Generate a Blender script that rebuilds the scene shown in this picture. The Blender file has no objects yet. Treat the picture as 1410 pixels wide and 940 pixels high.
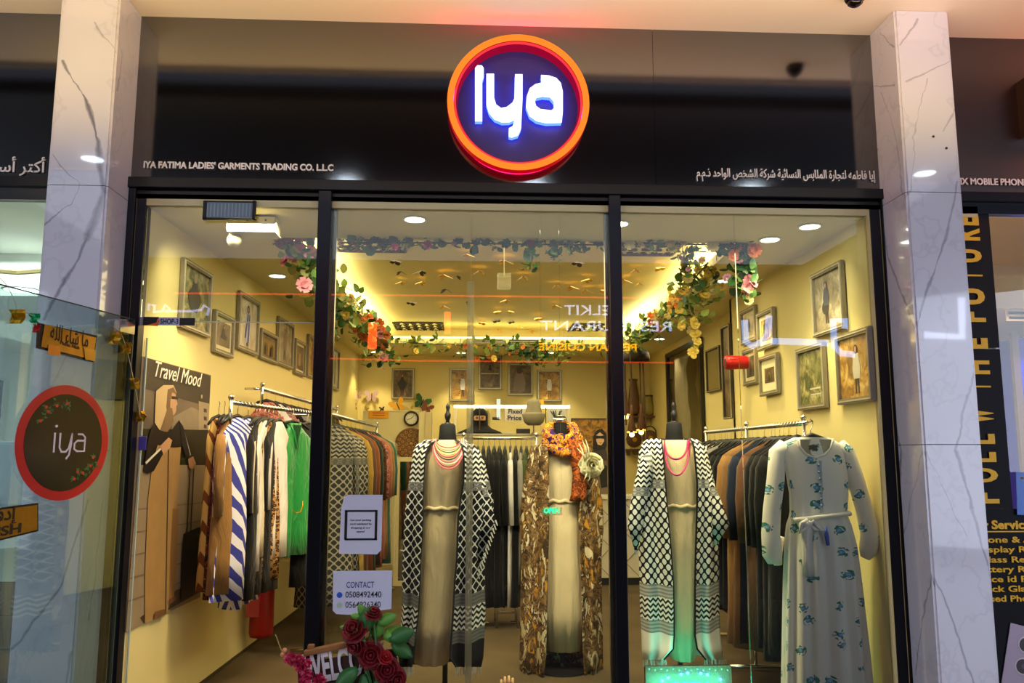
import bpy, bmesh, math, random
from mathutils import Vector, Matrix, noise
from math import sin, cos, pi, radians as R, atan, atan2, sqrt, tan
random.seed(7)
SC = bpy.context.scene
COL = SC.collection
# ---------------------------------------------------------------- camera
FPX = 1130.0
CAM = Vector((0, -4.2, 1.4)); PITCH = R(7.86); YAW = R(2.86)
FW = Vector((sin(YAW)*cos(PITCH), cos(YAW)*cos(PITCH), sin(PITCH)))
RT = Vector((cos(YAW), -sin(YAW), 0)); UP = RT.cross(FW)
cd = bpy.data.cameras.new('camera'); cam = bpy.data.objects.new('camera', cd); COL.objects.link(cam)
cam.location = CAM; cam.rotation_euler = (pi/2+PITCH, 0, -YAW)
cd.sensor_width = 36; cd.lens = FPX/1410*36; cd.clip_start = .05; cd.clip_end = 200
SC.camera = cam
SC.view_settings.view_transform = 'Standard'; SC.view_settings.look = 'None'
SC.view_settings.gamma = 1; SC.view_settings.use_curve_mapping = False
SC.view_settings.exposure = 0.0
SC.cycles.max_bounces = 10; SC.cycles.transparent_max_bounces = 24
SC.cycles.sample_clamp_indirect = 6
SC.cycles.use_denoising = True
w = bpy.data.worlds.new('world'); SC.world = w; w.use_nodes = True
w.node_tree.nodes['Background'].inputs[0].default_value = (.55, .58, .75, 1)
w.node_tree.nodes['Background'].inputs[1].default_value = .16

def light(name, kind, loc, energy, color, size=.1, size_y=None, rot=(0, 0, 0), spot=None, blend=.6):
    l = bpy.data.lights.new(name, kind); l.energy = energy; l.color = color
    if kind == 'AREA':
        l.size = size
        if size_y: l.shape = 'RECTANGLE'; l.size_y = size_y
    else: l.shadow_soft_size = size
    if spot: l.spot_size = R(spot); l.spot_blend = blend
    o = bpy.data.objects.new(name, l); COL.objects.link(o); o.location = loc; o.rotation_euler = rot
    return o
WARM = (1, .74, .36); COOL = (.72, .82, 1)
# concourse light from the mall ceiling and added side fill for the pillars
light('concourse_light', 'AREA', (0, -4.1, 3.68), 85, (.80, .84, 1), 8, 2.4)
light('side_fill_light', 'AREA', (-7.4, -6.2, 1.9), 160, (.76, .83, 1), 4.5, 3.5, rot=(R(90), 0, R(-48)))
light('side_fill_light', 'AREA', (7.8, -6.2, 1.9), 160, (.76, .82, 1), 4.5, 3.5, rot=(R(90), 0, R(48)))
light('soffit_wash', 'AREA', (0, -.9, 3.0), 38, (1, .66, .22), 5.6, .1, rot=(R(160), 0, 0))
light('purple_cove', 'AREA', (1.9, -1.0, 3.2), 4, (.42, .25, 1), 2.4, .2, rot=(R(170), 0, 0))
# shop light: cove strips and an added soft fill standing in for ceiling bounce
light('cove_left_light', 'AREA', (-1.15, 3.4, 2.74), 95, (1, .8, .42), .12, 5.0, rot=(R(180), R(-25), 0))
light('cove_right_light', 'AREA', (1.85, 3.4, 2.74), 95, (1, .8, .42), .12, 5.0, rot=(R(180), R(25), 0))
light('cove_back_light', 'AREA', (.4, 5.9, 2.74), 55, (1, .8, .42), 2.8, .12, rot=(R(155), 0, 0))
light('shop_fill', 'AREA', (.35, 3.3, 2.9), 130, (1, .78, .42), 2.6, 4.2)
wf = light('window_fill', 'AREA', (.2, .13, 2.62), 62, (1, .84, .56), 3.4, .08, rot=(R(36), 0, 0)); wf.data.spread = R(118)  # added fill tucked behind the header to light clothes and garlands

def P(px, py, X=None, Y=None, Z=None, pt=None, n=None):
    """the world point seen at a pixel of the photograph on a known wall, floor or ceiling plane"""
    d = FW*FPX + RT*(px-705) - UP*(py-470)
    if Y is not None: t = (Y-CAM.y)/d.y
    elif X is not None: t = (X-CAM.x)/d.x
    elif Z is not None: t = (Z-CAM.z)/d.z
    else: t = (pt-CAM).dot(n)/d.dot(n)
    return CAM + d*t
# ---------------------------------------------------------------- node maths
def lin(c):
    return tuple(((x/255)/12.92 if x/255 <= .04045 else ((x/255+.055)/1.055)**2.4) for x in c[:3])
class X_:
    def __init__(s, nt, k): s.nt, s.k = nt, k
    def op(s, o, *a):
        n = s.nt.nodes.new('ShaderNodeMath'); n.operation = o
        for i, v in enumerate((s,)+a):
            if isinstance(v, X_): s.nt.links.new(v.k, n.inputs[i])
            else: n.inputs[i].default_value = v
        return X_(s.nt, n.outputs[0])
    def __add__(s, o): return s.op('ADD', o)
    __radd__ = __add__
    def __sub__(s, o): return s.op('SUBTRACT', o)
    def __rsub__(s, o): return (s*-1)+o
    def __mul__(s, o): return s.op('MULTIPLY', o)
    __rmul__ = __mul__
    def __truediv__(s, o): return s.op('DIVIDE', o)
    def fr(s): return s.op('FRACT')
    def abs(s): return s.op('ABSOLUTE')
    def lt(s, o): return s.op('LESS_THAN', o)
    def gt(s, o): return s.op('GREATER_THAN', o)
    def mx(s, o): return s.op('MAXIMUM', o)
    def mn(s, o): return s.op('MINIMUM', o)
    def sin(s): return s.op('SINE')
class NT:
    def __init__(s, name):
        s.m = bpy.data.materials.new(name); s.m.use_nodes = True; s.t = s.m.node_tree
        s.b = s.t.nodes['Principled BSDF']; s.out = s.t.nodes['Material Output']
    def n(s, k, **kw):
        x = s.t.nodes.new(k)
        for a, v in kw.items(): setattr(x, a, v)
        return x
    def coord(s, kind='Object'):
        c = s.n('ShaderNodeTexCoord'); return c.outputs[kind]
    def xyz(s, kind='UV'):
        q = s.n('ShaderNodeSeparateXYZ'); s.t.links.new(s.coord(kind), q.inputs[0])
        return [X_(s.t, q.outputs[i]) for i in range(3)]
    def noise(s, scale, detail=3, rough=.5, kind='Object', dist=0, vec=None, stretch=None):
        t = s.n('ShaderNodeTexNoise'); t.inputs['Scale'].default_value = scale; t.inputs['Detail'].default_value = detail
        t.inputs['Roughness'].default_value = rough; t.inputs['Distortion'].default_value = dist
        v = vec or s.coord(kind)
        if stretch:
            mp = s.n('ShaderNodeMapping'); mp.inputs['Scale'].default_value = stretch[:3]
            if len(stretch) > 3: mp.inputs['Rotation'].default_value = stretch[3:]
            s.t.links.new(v, mp.inputs[0]); v = mp.outputs[0]
        s.t.links.new(v, t.inputs['Vector']); return X_(s.t, t.outputs['Fac'])
    def vor(s, scale, kind='Object', feature='F1', rand=1, out='Distance'):
        t = s.n('ShaderNodeTexVoronoi'); t.feature = feature; t.voronoi_dimensions = '2D' if kind == 'UV' else '3D'; t.inputs['Scale'].default_value = scale
        t.inputs['Randomness'].default_value = rand
        s.t.links.new(s.coord(kind), t.inputs['Vector']); return X_(s.t, t.outputs[out])
    def col(s, c): 
        r = s.n('ShaderNodeRGB'); r.outputs[0].default_value = (*lin(c), 1); return r.outputs[0]
    def mix(s, f, a, b):
        m = s.n('ShaderNodeMix', data_type='RGBA')
        if isinstance(f, X_): s.t.links.new(f.k, m.inputs[0])
        else: m.inputs[0].default_value = f
        for i, v in ((6, a), (7, b)):
            if isinstance(v, tuple): m.inputs[i].default_value = (*lin(v), 1)
            else: s.t.links.new(v, m.inputs[i])
        return m.outputs[2]
    def ramp(s, f, stops, interp='LINEAR'):
        r = s.n('ShaderNodeValToRGB'); r.color_ramp.interpolation = interp
        el = r.color_ramp.elements
        while len(el) < len(stops): el.new(.5)
        for e, (p, c) in zip(el, stops): e.position = p; e.color = (*lin(c), 1)
        s.t.links.new(f.k, r.inputs[0]); return r.outputs[0]
    def base(s, c):
        if isinstance(c, tuple): s.b.inputs['Base Color'].default_value = (*lin(c), 1)
        else: s.t.links.new(c, s.b.inputs['Base Color'])
        return s
    def bump(s, f, strength=.2, dist=.01):
        b = s.n('ShaderNodeBump'); b.inputs['Strength'].default_value = strength; b.inputs['Distance'].default_value = dist
        s.t.links.new(f.k, b.inputs['Height']); s.t.links.new(b.outputs[0], s.b.inputs['Normal']); return s
    def set(s, rough=.6, metal=0, coat=0, spec=.5, trans=0, ior=1.5, sheen=0, alpha=1):
        i = s.b.inputs
        i['Roughness'].default_value = rough; i['Metallic'].default_value = metal; i['Coat Weight'].default_value = coat
        i['Coat Roughness'].default_value = .03
        i['Specular IOR Level'].default_value = spec; i['Transmission Weight'].default_value = trans; i['IOR'].default_value = ior
        i['Sheen Weight'].default_value = sheen; i['Alpha'].default_value = alpha
        return s.m
_mc = {}
def M(c, rough=.6, metal=0, var=.0, vs=8, coat=0, spec=.5, bump=0, bs=60, name=None):
    """plain procedural material: a colour with a little noise in tone and relief"""
    key = (c, rough, metal, var, vs, coat, spec, bump, bs)
    if key in _mc: return _mc[key]
    t = NT(name or 'material')
    dk = tuple(max(0, int(x*(1-var))) for x in c)
    t.base(t.mix(t.noise(vs), dk, c) if var else c)
    if bump: t.bump(t.noise(bs), bump, .004)
    _mc[key] = t.set(rough, metal, coat, spec); return _mc[key]
def EM(c, s=1.0):
    key = ('e', c, s)
    if key in _mc: return _mc[key]
    t = NT('glowing'); t.base((0, 0, 0)); t.b.inputs['Emission Color'].default_value = (*lin(c), 1)
    t.b.inputs['Emission Strength'].default_value = s; t.b.inputs['Specular IOR Level'].default_value = .1
    _mc[key] = t.m; return t.m
def CL(c, var=.18, fold=.0, rough=.85):
    """cloth of one colour"""
    key = ('c', c, var, rough)
    if key in _mc: return _mc[key]
    t = NT('cloth'); dk = tuple(int(x*(1-var)) for x in c)
    t.base(t.mix(t.noise(14, 4), dk, c)); t.bump(t.noise(11, 3, .55, dist=.8, stretch=(1.6, 1.6, .45))+t.noise(420, 2)*.05, .55, .03)
    _mc[key] = t.set(rough, 0, 0, .2, sheen=.1); return _mc[key]
# ---------------------------------------------------------------- mesh helpers
def tag(o, label=None, cat=None, group=None, kind=None):
    if label: o['label'] = label
    if cat: o['category'] = cat
    if group: o['group'] = group
    if kind: o['kind'] = kind
    return o
def empty(name, loc=(0, 0, 0), label=None, cat=None, group=None, kind=None, parent=None, rz=0):
    o = bpy.data.objects.new(name, None); COL.objects.link(o); o.location = loc; o.rotation_euler = (0, 0, rz)
    o.empty_display_size = .05
    if parent: o.parent = parent
    return tag(o, label, cat, group, kind)
def root_of(o):
    l = Vector((0, 0, 0))
    while o: l = l + o.location; o = o.parent
    return l
class MB:
    def __init__(s): s.v, s.f, s.uv, s.sm = [], [], {}, True
    def add(s, vs, fs):
        n = len(s.v); s.v += [Vector(v) for v in vs]; s.f += [tuple(i+n for i in f) for f in fs]; return s
    def box(s, a, b):
        x0, y0, z0 = [min(a[i], b[i]) for i in range(3)]; x1, y1, z1 = [max(a[i], b[i]) for i in range(3)]
        return s.add([(x0, y0, z0), (x1, y0, z0), (x1, y1, z0), (x0, y1, z0), (x0, y0, z1), (x1, y0, z1), (x1, y1, z1), (x0, y1, z1)],
                     [(0, 3, 2, 1), (4, 5, 6, 7), (0, 1, 5, 4), (1, 2, 6, 5), (2, 3, 7, 6), (3, 0, 4, 7)])
    def obox(s, c, ux, uy, uz):
        """box about centre c with half-extent vectors"""
        c, ux, uy, uz = map(Vector, (c, ux, uy, uz))
        return s.add([c+ux*i+uy*j+uz*k for k in (-1, 1) for (i, j) in ((-1, -1), (1, -1), (1, 1), (-1, 1))],
                     [(0, 3, 2, 1), (4, 5, 6, 7), (0, 1, 5, 4), (1, 2, 6, 5), (2, 3, 7, 6), (3, 0, 4, 7)])
    def quadbar(s, p, q, w, h, up=(0, 0, 1)):
        p, q = Vector(p), Vector(q); d = (q-p); u = Vector(up); sx = d.cross(u).normalized(); u = sx.cross(d).normalized()
        return s.obox((p+q)/2, d/2, sx*w/2, u*h/2)
    def tube(s, pts, r, n=8, closed=False, cap=True):
        pts = [Vector(p) for p in pts]; m = len(pts); rr = r if isinstance(r, (list, tuple)) else [r]*m
        base = len(s.v); prev = None
        for i, p in enumerate(pts):
            d = (pts[(i+1) % m]-pts[i-1]) if closed else (pts[min(i+1, m-1)]-pts[max(i-1, 0)])
            d.normalize()
            if prev is None: a = d.orthogonal().normalized()
            else: a = (prev-d*prev.dot(d)); a = a.normalized() if a.length > 1e-6 else d.orthogonal().normalized()
            prev = a; b = d.cross(a)
            for k in range(n):
                t = 2*pi*k/n; s.v.append(p+(a*cos(t)+b*sin(t))*rr[i])
        for i in range(m if closed else m-1):
            j = (i+1) % m
            for k in range(n):
                l = (k+1) % n; s.f.append((base+i*n+k, base+i*n+l, base+j*n+l, base+j*n+k))
        if cap and not closed:
            s.f.append(tuple(base+k for k in reversed(range(n)))); s.f.append(tuple(base+(m-1)*n+k for k in range(n)))
        return s
    def lathe(s, prof, c=(0, 0, 0), n=20, axis='z', sx=1, sy=1):
        c = Vector(c); base = len(s.v)
        for r, h in prof:
            for k in range(n):
                t = 2*pi*k/n; x, y = r*cos(t)*sx, r*sin(t)*sy
                s.v.append(c+(Vector((x, y, h)) if axis == 'z' else Vector((x, h, y)) if axis == 'y' else Vector((h, x, y))))
        for i in range(len(prof)-1):
            for k in range(n):
                l = (k+1) % n; s.f.append((base+i*n+k, base+i*n+l, base+(i+1)*n+l, base+(i+1)*n+k))
        s.f.append(tuple(base+k for k in reversed(range(n)))); s.f.append(tuple(base+(len(prof)-1)*n+k for k in range(n)))
        return s
    def ball(s, c, r, n=10, m=7, sx=1, sy=1, sz=1):
        return s.lathe([(max(r*sin(pi*i/m), 1e-4), -r*cos(pi*i/m)*sz) for i in range(m+1)], c, n, 'z', sx, sy)
    def prism(s, pts, o, ux, uy, th):
        """polygon pts (2-D) in the plane o + x*ux + y*uy, thickness th along the normal (centred on front face)"""
        o, ux, uy = Vector(o), Vector(ux), Vector(uy); n = ux.cross(uy).normalized()*th; k = len(pts)
        a = [o+ux*x+uy*y for x, y in pts]
        return s.add([p+n for p in a]+a, [tuple(range(k)), tuple(reversed(range(k, 2*k)))] + [(i, i+k, (i+1) % k+k, (i+1) % k) for i in range(k)])
    def grid(s, rows, uvs=None, closed=False):
        base = len(s.v); m = len(rows[0])
        for i, r in enumerate(rows):
            for j, p in enumerate(r):
                if uvs: s.uv[len(s.v)] = uvs[i][j]
                s.v.append(Vector(p))
        for i in range(len(rows)-1):
            for j in range(m if closed else m-1):
                l = (j+1) % m; s.f.append((base+i*m+j, base+(i+1)*m+j, base+(i+1)*m+l, base+i*m+l))
        return s
    def build(s, name, mt, parent=None, smooth=False, solid=0, bevel=0, sub=0, label=None, **kw):
        me = bpy.data.meshes.new(name); off = root_of(parent) if parent else Vector((0, 0, 0))
        me.from_pydata([v-off for v in s.v], [], s.f)
        for mm in (mt if isinstance(mt, (list, tuple)) else [mt]): me.materials.append(mm)
        if s.uv:
            ul = me.uv_layers.new(name='UVMap')
            for l in me.loops: ul.data[l.index].uv = s.uv.get(l.vertex_index, (0, 0))
        bm = bmesh.new(); bm.from_mesh(me)
        if not s.uv: bmesh.ops.recalc_face_normals(bm, faces=bm.faces)
        bm.to_mesh(me); bm.free()
        if smooth: me.polygons.foreach_set('use_smooth', [True]*len(me.polygons))
        o = bpy.data.objects.new(name, me); COL.objects.link(o)
        if parent: o.parent = parent
        if bevel: m = o.modifiers.new('bevel', 'BEVEL'); m.width = bevel; m.segments = 2; m.limit_method = 'ANGLE'
        if solid: m = o.modifiers.new('solidify', 'SOLIDIFY'); m.thickness = solid; m.offset = 0
        if sub: m = o.modifiers.new('subdivision', 'SUBSURF'); m.levels = m.render_levels = sub
        return tag(o, label, kw.get('cat'), kw.get('group'), kw.get('kind'))
def box(name, a, b, mt, parent=None, bevel=0, **kw): return MB().box(a, b).build(name, mt, parent, bevel=bevel, **kw)
def copy_tree(o, parent=None):
    c = o.copy(); COL.objects.link(c); c.parent = parent
    for k in ('label', 'group'):
        pass
    for ch in list(o.children): copy_tree(ch, c)
    return c
# writing -------------------------------------------------------------------
AR = {'ا': ('FE8D', 2), 'أ': ('FE83', 2), 'إ': ('FE87', 2), 'ب': ('FE8F', 4), 'ة': ('FE93', 2), 'ت': ('FE95', 4), 'ج': ('FE9D', 4), 'ح': ('FEA1', 4),
      'خ': ('FEA5', 4), 'د': ('FEA9', 2), 'ذ': ('FEAB', 2), 'ر': ('FEAD', 2), 'س': ('FEB1', 4), 'ش': ('FEB5', 4), 'ص': ('FEB9', 4), 'ط': ('FEC1', 4),
      'ف': ('FED1', 4), 'ق': ('FED5', 4), 'ك': ('FED9', 4), 'ل': ('FEDD', 4), 'م': ('FEE1', 4), 'ن': ('FEE5', 4), 'ه': ('FEE9', 4), 'و': ('FEED', 2),
      'ي': ('FEF1', 4), 'ئ': ('FE89', 4), 'ء': ('FE80', 1)}
def arabic(t):
    out = []
    for i, ch in enumerate(t):
        if ch not in AR: out.append(ch); continue
        b, n = AR[ch]; pv = t[i-1] if i else ' '; nx = t[i+1] if i+1 < len(t) else ' '
        jp = pv in AR and AR[pv][1] == 4 and n > 1; jn = nx in AR and AR[nx][1] > 1 and n == 4
        out.append(chr(int(b, 16) + (3 if jp and jn else 1 if jp else 2 if jn else 0)))
    return ''.join(reversed(out))
def lettering(txt, p0, p1, h, mt, parent=None, up=(0, 0, 1), th=.004, bold=.0, name='lettering', shear=0, cap=None, label=None, **kw):
    """text from p0 (left end of the baseline) to p1, capitals h high"""
    c = bpy.data.curves.new('t', 'FONT'); c.body = txt; c.offset = bold; c.shear = shear; c.resolution_u = 3
    o = bpy.data.objects.new('t', c); COL.objects.link(o); bpy.context.view_layer.update()
    me = bpy.data.meshes.new_from_object(o.evaluated_get(bpy.context.evaluated_depsgraph_get()))
    bpy.data.objects.remove(o)
    xs = [v.co.x for v in me.vertices]; x0, x1 = min(xs), max(xs)
    p0, p1, up = Vector(p0), Vector(p1), Vector(up); ux = (p1-p0)/(x1-x0); n = (p1-p0).cross(up).normalized(); sc = h/(cap or .70)
    mb = MB(); k = len(me.vertices)
    pos = [p0+ux*(v.co.x-x0)+up*(v.co.y*sc) for v in me.vertices]
    fs = [tuple(p.vertices) for p in me.polygons]
    cnt = {}
    for f in fs:
        for i in range(len(f)):
            e = (f[i], f[(i+1) % len(f)]); cnt[e] = cnt.get(e, 0)+1
    side = [(e[0], e[0]+k, e[1]+k, e[1]) for e in cnt if (e[1], e[0]) not in cnt]
    mb.add([p+n*th for p in pos]+pos, fs+side)
    bpy.data.meshes.remove(me)
    return mb.build(name, mt, parent, label=label, **kw)
def ribbon(pts, w, o, ux, uy, th):
    """stroke of constant width along 2-D points, as a prism"""
    L, Rr = [], []
    for i, p in enumerate(pts):
        a = Vector(pts[max(i-1, 0)]); b = Vector(pts[min(i+1, len(pts)-1)]); d = (b-a).normalized(); nn = Vector((-d.y, d.x))*w/2
        L.append(Vector(p)+nn); Rr.append(Vector(p)-nn)
    mb = MB(); o, ux, uy = Vector(o), Vector(ux), Vector(uy); n = ux.cross(uy).normalized()*th
    f = lambda q: o+ux*q.x+uy*q.y
    k = len(L)
    rows = [[f(L[i]), f(L[i])+n, f(Rr[i])+n, f(Rr[i])] for i in range(k)]
    mb.grid(rows, closed=True); mb.f.append((0, 1, 2, 3)); e = 4*(k-1); mb.f.append((e+3, e+2, e+1, e))
    return mb
# ================================================================ materials of the setting
def marble(root=None, veins=()):
    """white porcelain with grey veins that follow the given lines (pixel pairs on the pillar front)"""
    t = NT('white_marble'); x, y, z = t.xyz('Object')
    n1 = t.noise(2.2, 4, .6); n2 = t.noise(9, 4, .6); w1 = t.noise(5, 2); cl = t.noise(1.3, 3)
    u = x+y*.8+(n1-.5)*.10+(n2-.5)*.035; v = z+(t.noise(3.1, 3)-.5)*.06
    tot = None
    for (p, q, wd, dk) in veins:
        a, b = P(*p, Y=-.26)-root, P(*q, Y=-.26)-root
        dx, dz = b.x-a.x, b.z-a.z; L2 = dx*dx+dz*dz
        h = (((u-a.x)*dx+(v-a.z)*dz)/L2).mx(0).mn(1)
        ex = u-a.x-h*dx; ez = v-a.z-h*dz
        d = (ex*ex+ez*ez).op('SQRT')
        m = (1-d/((w1-.25)*wd*2.2).mx(.0012)).mx(0).op('POWER', .6)*dk
        tot = m if tot is None else tot.mx(m)
    base = t.mix(cl, (208, 208, 219), (230, 229, 236))
    fine = (1-((n1-.5).abs()*60)).mx(0)*.12
    t.base(t.mix((tot+fine).mn(.85) if tot is not None else fine, base, (92, 92, 110)))
    return t.set(.16, coat=1, spec=.5)
FRAME = M((24, 26, 34), .28, .55, name='dark_aluminium')
def fascia_mat():
    t = NT('black_panel'); t.base((5, 5, 8)); t.bump(t.noise(900, 1), .05, .0005)
    m = t.set(.085, coat=.0, spec=1.0); t.b.inputs['IOR'].default_value = 1.9; return m
FASC = fascia_mat()
def wallm(c=(236, 219, 152)):
    t = NT('cream_paint'); t.base(t.mix(t.noise(1.3, 3), tuple(int(x*.96) for x in c), c)); t.bump(t.noise(160, 2), .06, .002); return t.set(.6, spec=.3)
WALL = wallm()
WHITE = M((228, 226, 220), .6, name='white_paint')
def carpetm():
    t = NT('carpet'); a = t.noise(260, 3, .7); b = t.noise(3, 3)
    t.base(t.ramp(a*.8+b*.2, [(.3, (52, 44, 32)), (.55, (96, 82, 60)), (.75, (128, 112, 84))])); t.bump(a, .6, .006); return t.set(.95, spec=.1)
CARPET = carpetm()
def glassm(tint=(245, 250, 248), f0=.10, name='clear_glass'):
    """clear pane: see-through with a Fresnel mirror reflection"""
    t = NT(name); nt = t.t; nt.nodes.remove(t.b)
    tr = t.n('ShaderNodeBsdfTransparent'); tr.inputs[0].default_value = (*lin(tint), 1)
    gl = t.n('ShaderNodeBsdfGlossy'); gl.inputs['Roughness'].default_value = 0.0
    lw = t.n('ShaderNodeFresnel'); lw.inputs['IOR'].default_value = 1.5
    f = X_(nt, lw.outputs[0])*f0*10
    mx = t.n('ShaderNodeMixShader'); nt.links.new(f.k, mx.inputs[0]); nt.links.new(tr.outputs[0], mx.inputs[1]); nt.links.new(gl.outputs[0], mx.inputs[2])
    nt.links.new(mx.outputs[0], t.out.inputs[0]); return t.m
GLASS = glassm(); DOORGLASS = glassm((232, 243, 240), .035, 'tinted_glass')
CHROME = M((215, 215, 215), .15, 1, name='chrome')
GOLD = M((212, 160, 30), .3, .7, var=.2, vs=90, name='gold_foil')
BLACK = M((14, 14, 16), .5, name='black_plastic')
# ================================================================ the facade
def st(name, a, b, mt, parent=None, bevel=0): return box(name, a, b, mt, parent, bevel, kind='structure')
def root_st(name, loc=(0, 0, 0)): return empty(name, loc, kind='structure')
ZC = 3.72
# mall ceiling: a pale soffit over the shop fronts, then the dark main ceiling with its downlights
st('ceiling_soffit', (-6, -.55, ZC), (6, .25, ZC+.1), M((232, 222, 214), .55, name='soffit_paint'))
st('ceiling_mall', (-7, -11, ZC), (7, -1.0, ZC+.1), M((30, 30, 36), .7, name='dark_ceiling'))
st('ceiling_slot', (-6, -1.0, ZC+.3), (6, -.6, ZC+.35), M((20, 20, 22), .7)); st('trim_1', (-6, -.63, ZC), (6, -.62, ZC+.3), M((200, 195, 195), .55))
st('floor_mall', (-7, -11, -.12), (7, -.02, -.02), M((120, 112, 104), .25, name='floor_tile'))
st('wall_opposite', (-7, -11.1, -.1), (7, -11, 4.1), M((20, 19, 21), .6))
# fascia boards: joints as the photograph shows
fb = root_st('wall_fascia')
for a, b in ((-1.78, .982), (.984, 2.24)): st('panel', (a, 0, 2.815), (b, .04, 3.78), FASC, fb)
st('panel', (-5, 0, 2.815), (-2.05, .04, 3.78), FASC, fb)
RIGHTF = M((44, 22, 14), .32, spec=1, name='black_panel_glow_tint')  # orange sign glow put into the base colour of the black panel
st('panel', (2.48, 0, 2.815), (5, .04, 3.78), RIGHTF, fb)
# pillars clad in marble tiles
def pillar(name, x0, x1, joints, veins):
    r = root_st(name, (x0, -.26, 0)); g = .0035; MARB = marble(Vector((x0, -.26, 0)), veins)
    zs = [-.02]+joints+[ZC]
    for z0, z1 in zip(zs, zs[1:]):
        box('tile', (x0+.012, -.26, z0+g/2), (x1-.012, -.245, z1-g/2), MARB, r)
        box('tile', (x0, -.252, z0+g/2), (x0+.014, .0, z1-g/2), MARB, r)
        box('tile', (x1-.014, -.252, z0+g/2), (x1, .0, z1-g/2), MARB, r)
    box('core', (x0+.015, -.244, -.02), (x1-.015, .2, ZC), M((120, 118, 116), .8), r)
pillar('wall_pillar_left', -2.06, -1.772, [1.42, 2.695], [((84, 84), (112, 130), .012, .8), ((112, 130), (132, 190), .02, .9), ((132, 190), (142, 262), .03, .8), ((142, 262), (118, 330), .03, .6), ((118, 330), (62, 440), .016, .7), ((70, 212), (108, 250), .01, .6), ((108, 250), (96, 282), .01, .5), ((96, 282), (58, 312), .012, .6),
    ((128, 30), (158, 72), .008, .4), ((100, 470), (60, 560), .008, .25), ((128, 690), (85, 800), .01, .5), ((85, 800), (12, 900), .014, .6), ((100, 900), (88, 960), .012, .5), ((175, 60), (166, 120), .01, .4), ((166, 690), (150, 780), .01, .4), ((150, 780), (135, 860), .012, .5), ((166, 880), (140, 930), .012, .5)])
pillar('wall_pillar_right', 2.212, 2.505, [1.45, 2.73], [((1262, 26), (1238, 62), .012, .5), ((1310, 82), (1246, 112), .008, .45), ((1272, 108), (1256, 190), .008, .4), ((1256, 190), (1254, 262), .008, .4), ((1318, 150), (1296, 180), .008, .4), ((1318, 250), (1300, 330), .012, .5), ((1300, 330), (1266, 440), .011, .6), ((1266, 440), (1240, 520), .008, .4), ((1345, 470), (1330, 560), .018, .5),
    ((1330, 560), (1320, 620), .015, .6), ((1320, 622), (1340, 700), .02, .7), ((1340, 700), (1366, 790), .014, .6), ((1276, 622), (1330, 740), .007, .4), ((1262, 740), (1300, 830), .010, .6), ((1300, 830), (1345, 945), .010, .6), ((1228, 130), (1222, 190), .01, .45), ((1252, 262), (1232, 330), .008, .35), ((1250, 715), (1275, 780), .01, .5)])
for i, (px, py) in enumerate(((1285, 188), (1303, 204))):
    p = P(px, py, Y=-.262); MB().lathe([(.006, 0), (.006, -.004), (.004, -.005)], p, 10, 'y').build('bolt_hole', BLACK, None, label=('upper' if i == 0 else 'lower')+' small black plug in the right marble pillar', cat='plug')
# window frame of our shop
win = root_st('window_1', (-1.78, 0, 0))
st('header', (-1.78, -.035, 2.765), (2.245, .06, 2.822), FRAME, win, .004)
st('header_lip', (-1.78, .0, 2.715), (2.245, .05, 2.763), FRAME, win)
st('jamb', (-1.772, -.02, -.02), (-1.735, .06, 2.765), FRAME, win, .003)
st('jamb', (-1.732, -.005, -.02), (-1.685, .07, 2.715), FRAME, win, .003)
st('jamb', (2.205, -.02, -.02), (2.245, .06, 2.765), FRAME, win, .003)
st('jamb', (2.145, -.005, -.02), (2.2, .07, 2.715), FRAME, win, .003)
for a, b in ((-.80, -.732), (.722, .785)): st('mullion', (a, -.03, -.02), (b, .07, 2.765), FRAME, win, .004)
st('mullion_strip', (-.731, .03, -.02), (-.71, .06, 2.715), M((120, 116, 100), .25, .9), win)
st('mullion_strip', (.705, .03, -.02), (.721, .06, 2.715), M((120, 116, 100), .25, .9), win)
ZD = 2.075
st('pane', (-1.684, .016, ZD), (-.801, .024, 2.714), GLASS, win)
st('pane', (-.731, .016, .02), (-.006, .024, 2.714), GLASS, win)
st('pane', (-.003, .016, .02), (.721, .024, 2.714), GLASS, win)
st('pane', (.786, .016, .02), (1.405, .024, 2.714), GLASS, win)
st('pane', (1.408, .016, .02), (2.144, .024, 2.714), GLASS, win)
GE = M((190, 205, 190), .2, name='glass_edge')
st('glass_edge', (-1.684, .012, ZD-.004), (-.801, .028, ZD), GE, win)
def finm():
    t = NT('frosted_joint'); t.base((225, 222, 190)); return t.set(.15, alpha=.38)
FIN = finm()
st('glass_fin', (-.022, .026, .05), (.012, .045, 2.3), FIN, win)
st('sill', (-.731, -.02, -.02), (2.2, .08, .02), FRAME, win)
# ---- the open door at the left: frameless tinted glass swung out
dh = Vector((-1.70, -.03, 0)); DDIR = Vector((-.21, -.97, 0)).normalized(); DN = Vector((DDIR.y*-1, DDIR.x, 0))
if DN.x < 0: DN = -DN
door = empty('door_1', dh, kind='structure')
MB().obox(dh+DDIR*.55+Vector((0, 0, ZD/2)), DDIR*.55, DN*.005, (0, 0, ZD/2)).build('door_pane', DOORGLASS, door)
MB().obox(dh+DDIR*.55+Vector((0, 0, ZD)), DDIR*.55, DN*.006, (0, 0, .0015)).build('door_edge', M((40, 50, 48), .3), door)
MB().obox(dh+DDIR*.002+Vector((0, 0, ZD/2)), DDIR*.003, DN*.006, (0, 0, ZD/2)).build('door_edge', M((60, 70, 60), .3), door)
MB().obox(dh+DDIR*.06+Vector((0, 0, ZD-.05)), DDIR*.06, DN*.012, (0, 0, .03)).build('door_hinge', CHROME, door, bevel=.003)
MB().obox(dh+DDIR*.06+Vector((0, 0, .08)), DDIR*.06, DN*.012, (0, 0, .05)).build('door_hinge', CHROME, door, bevel=.003)
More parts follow.
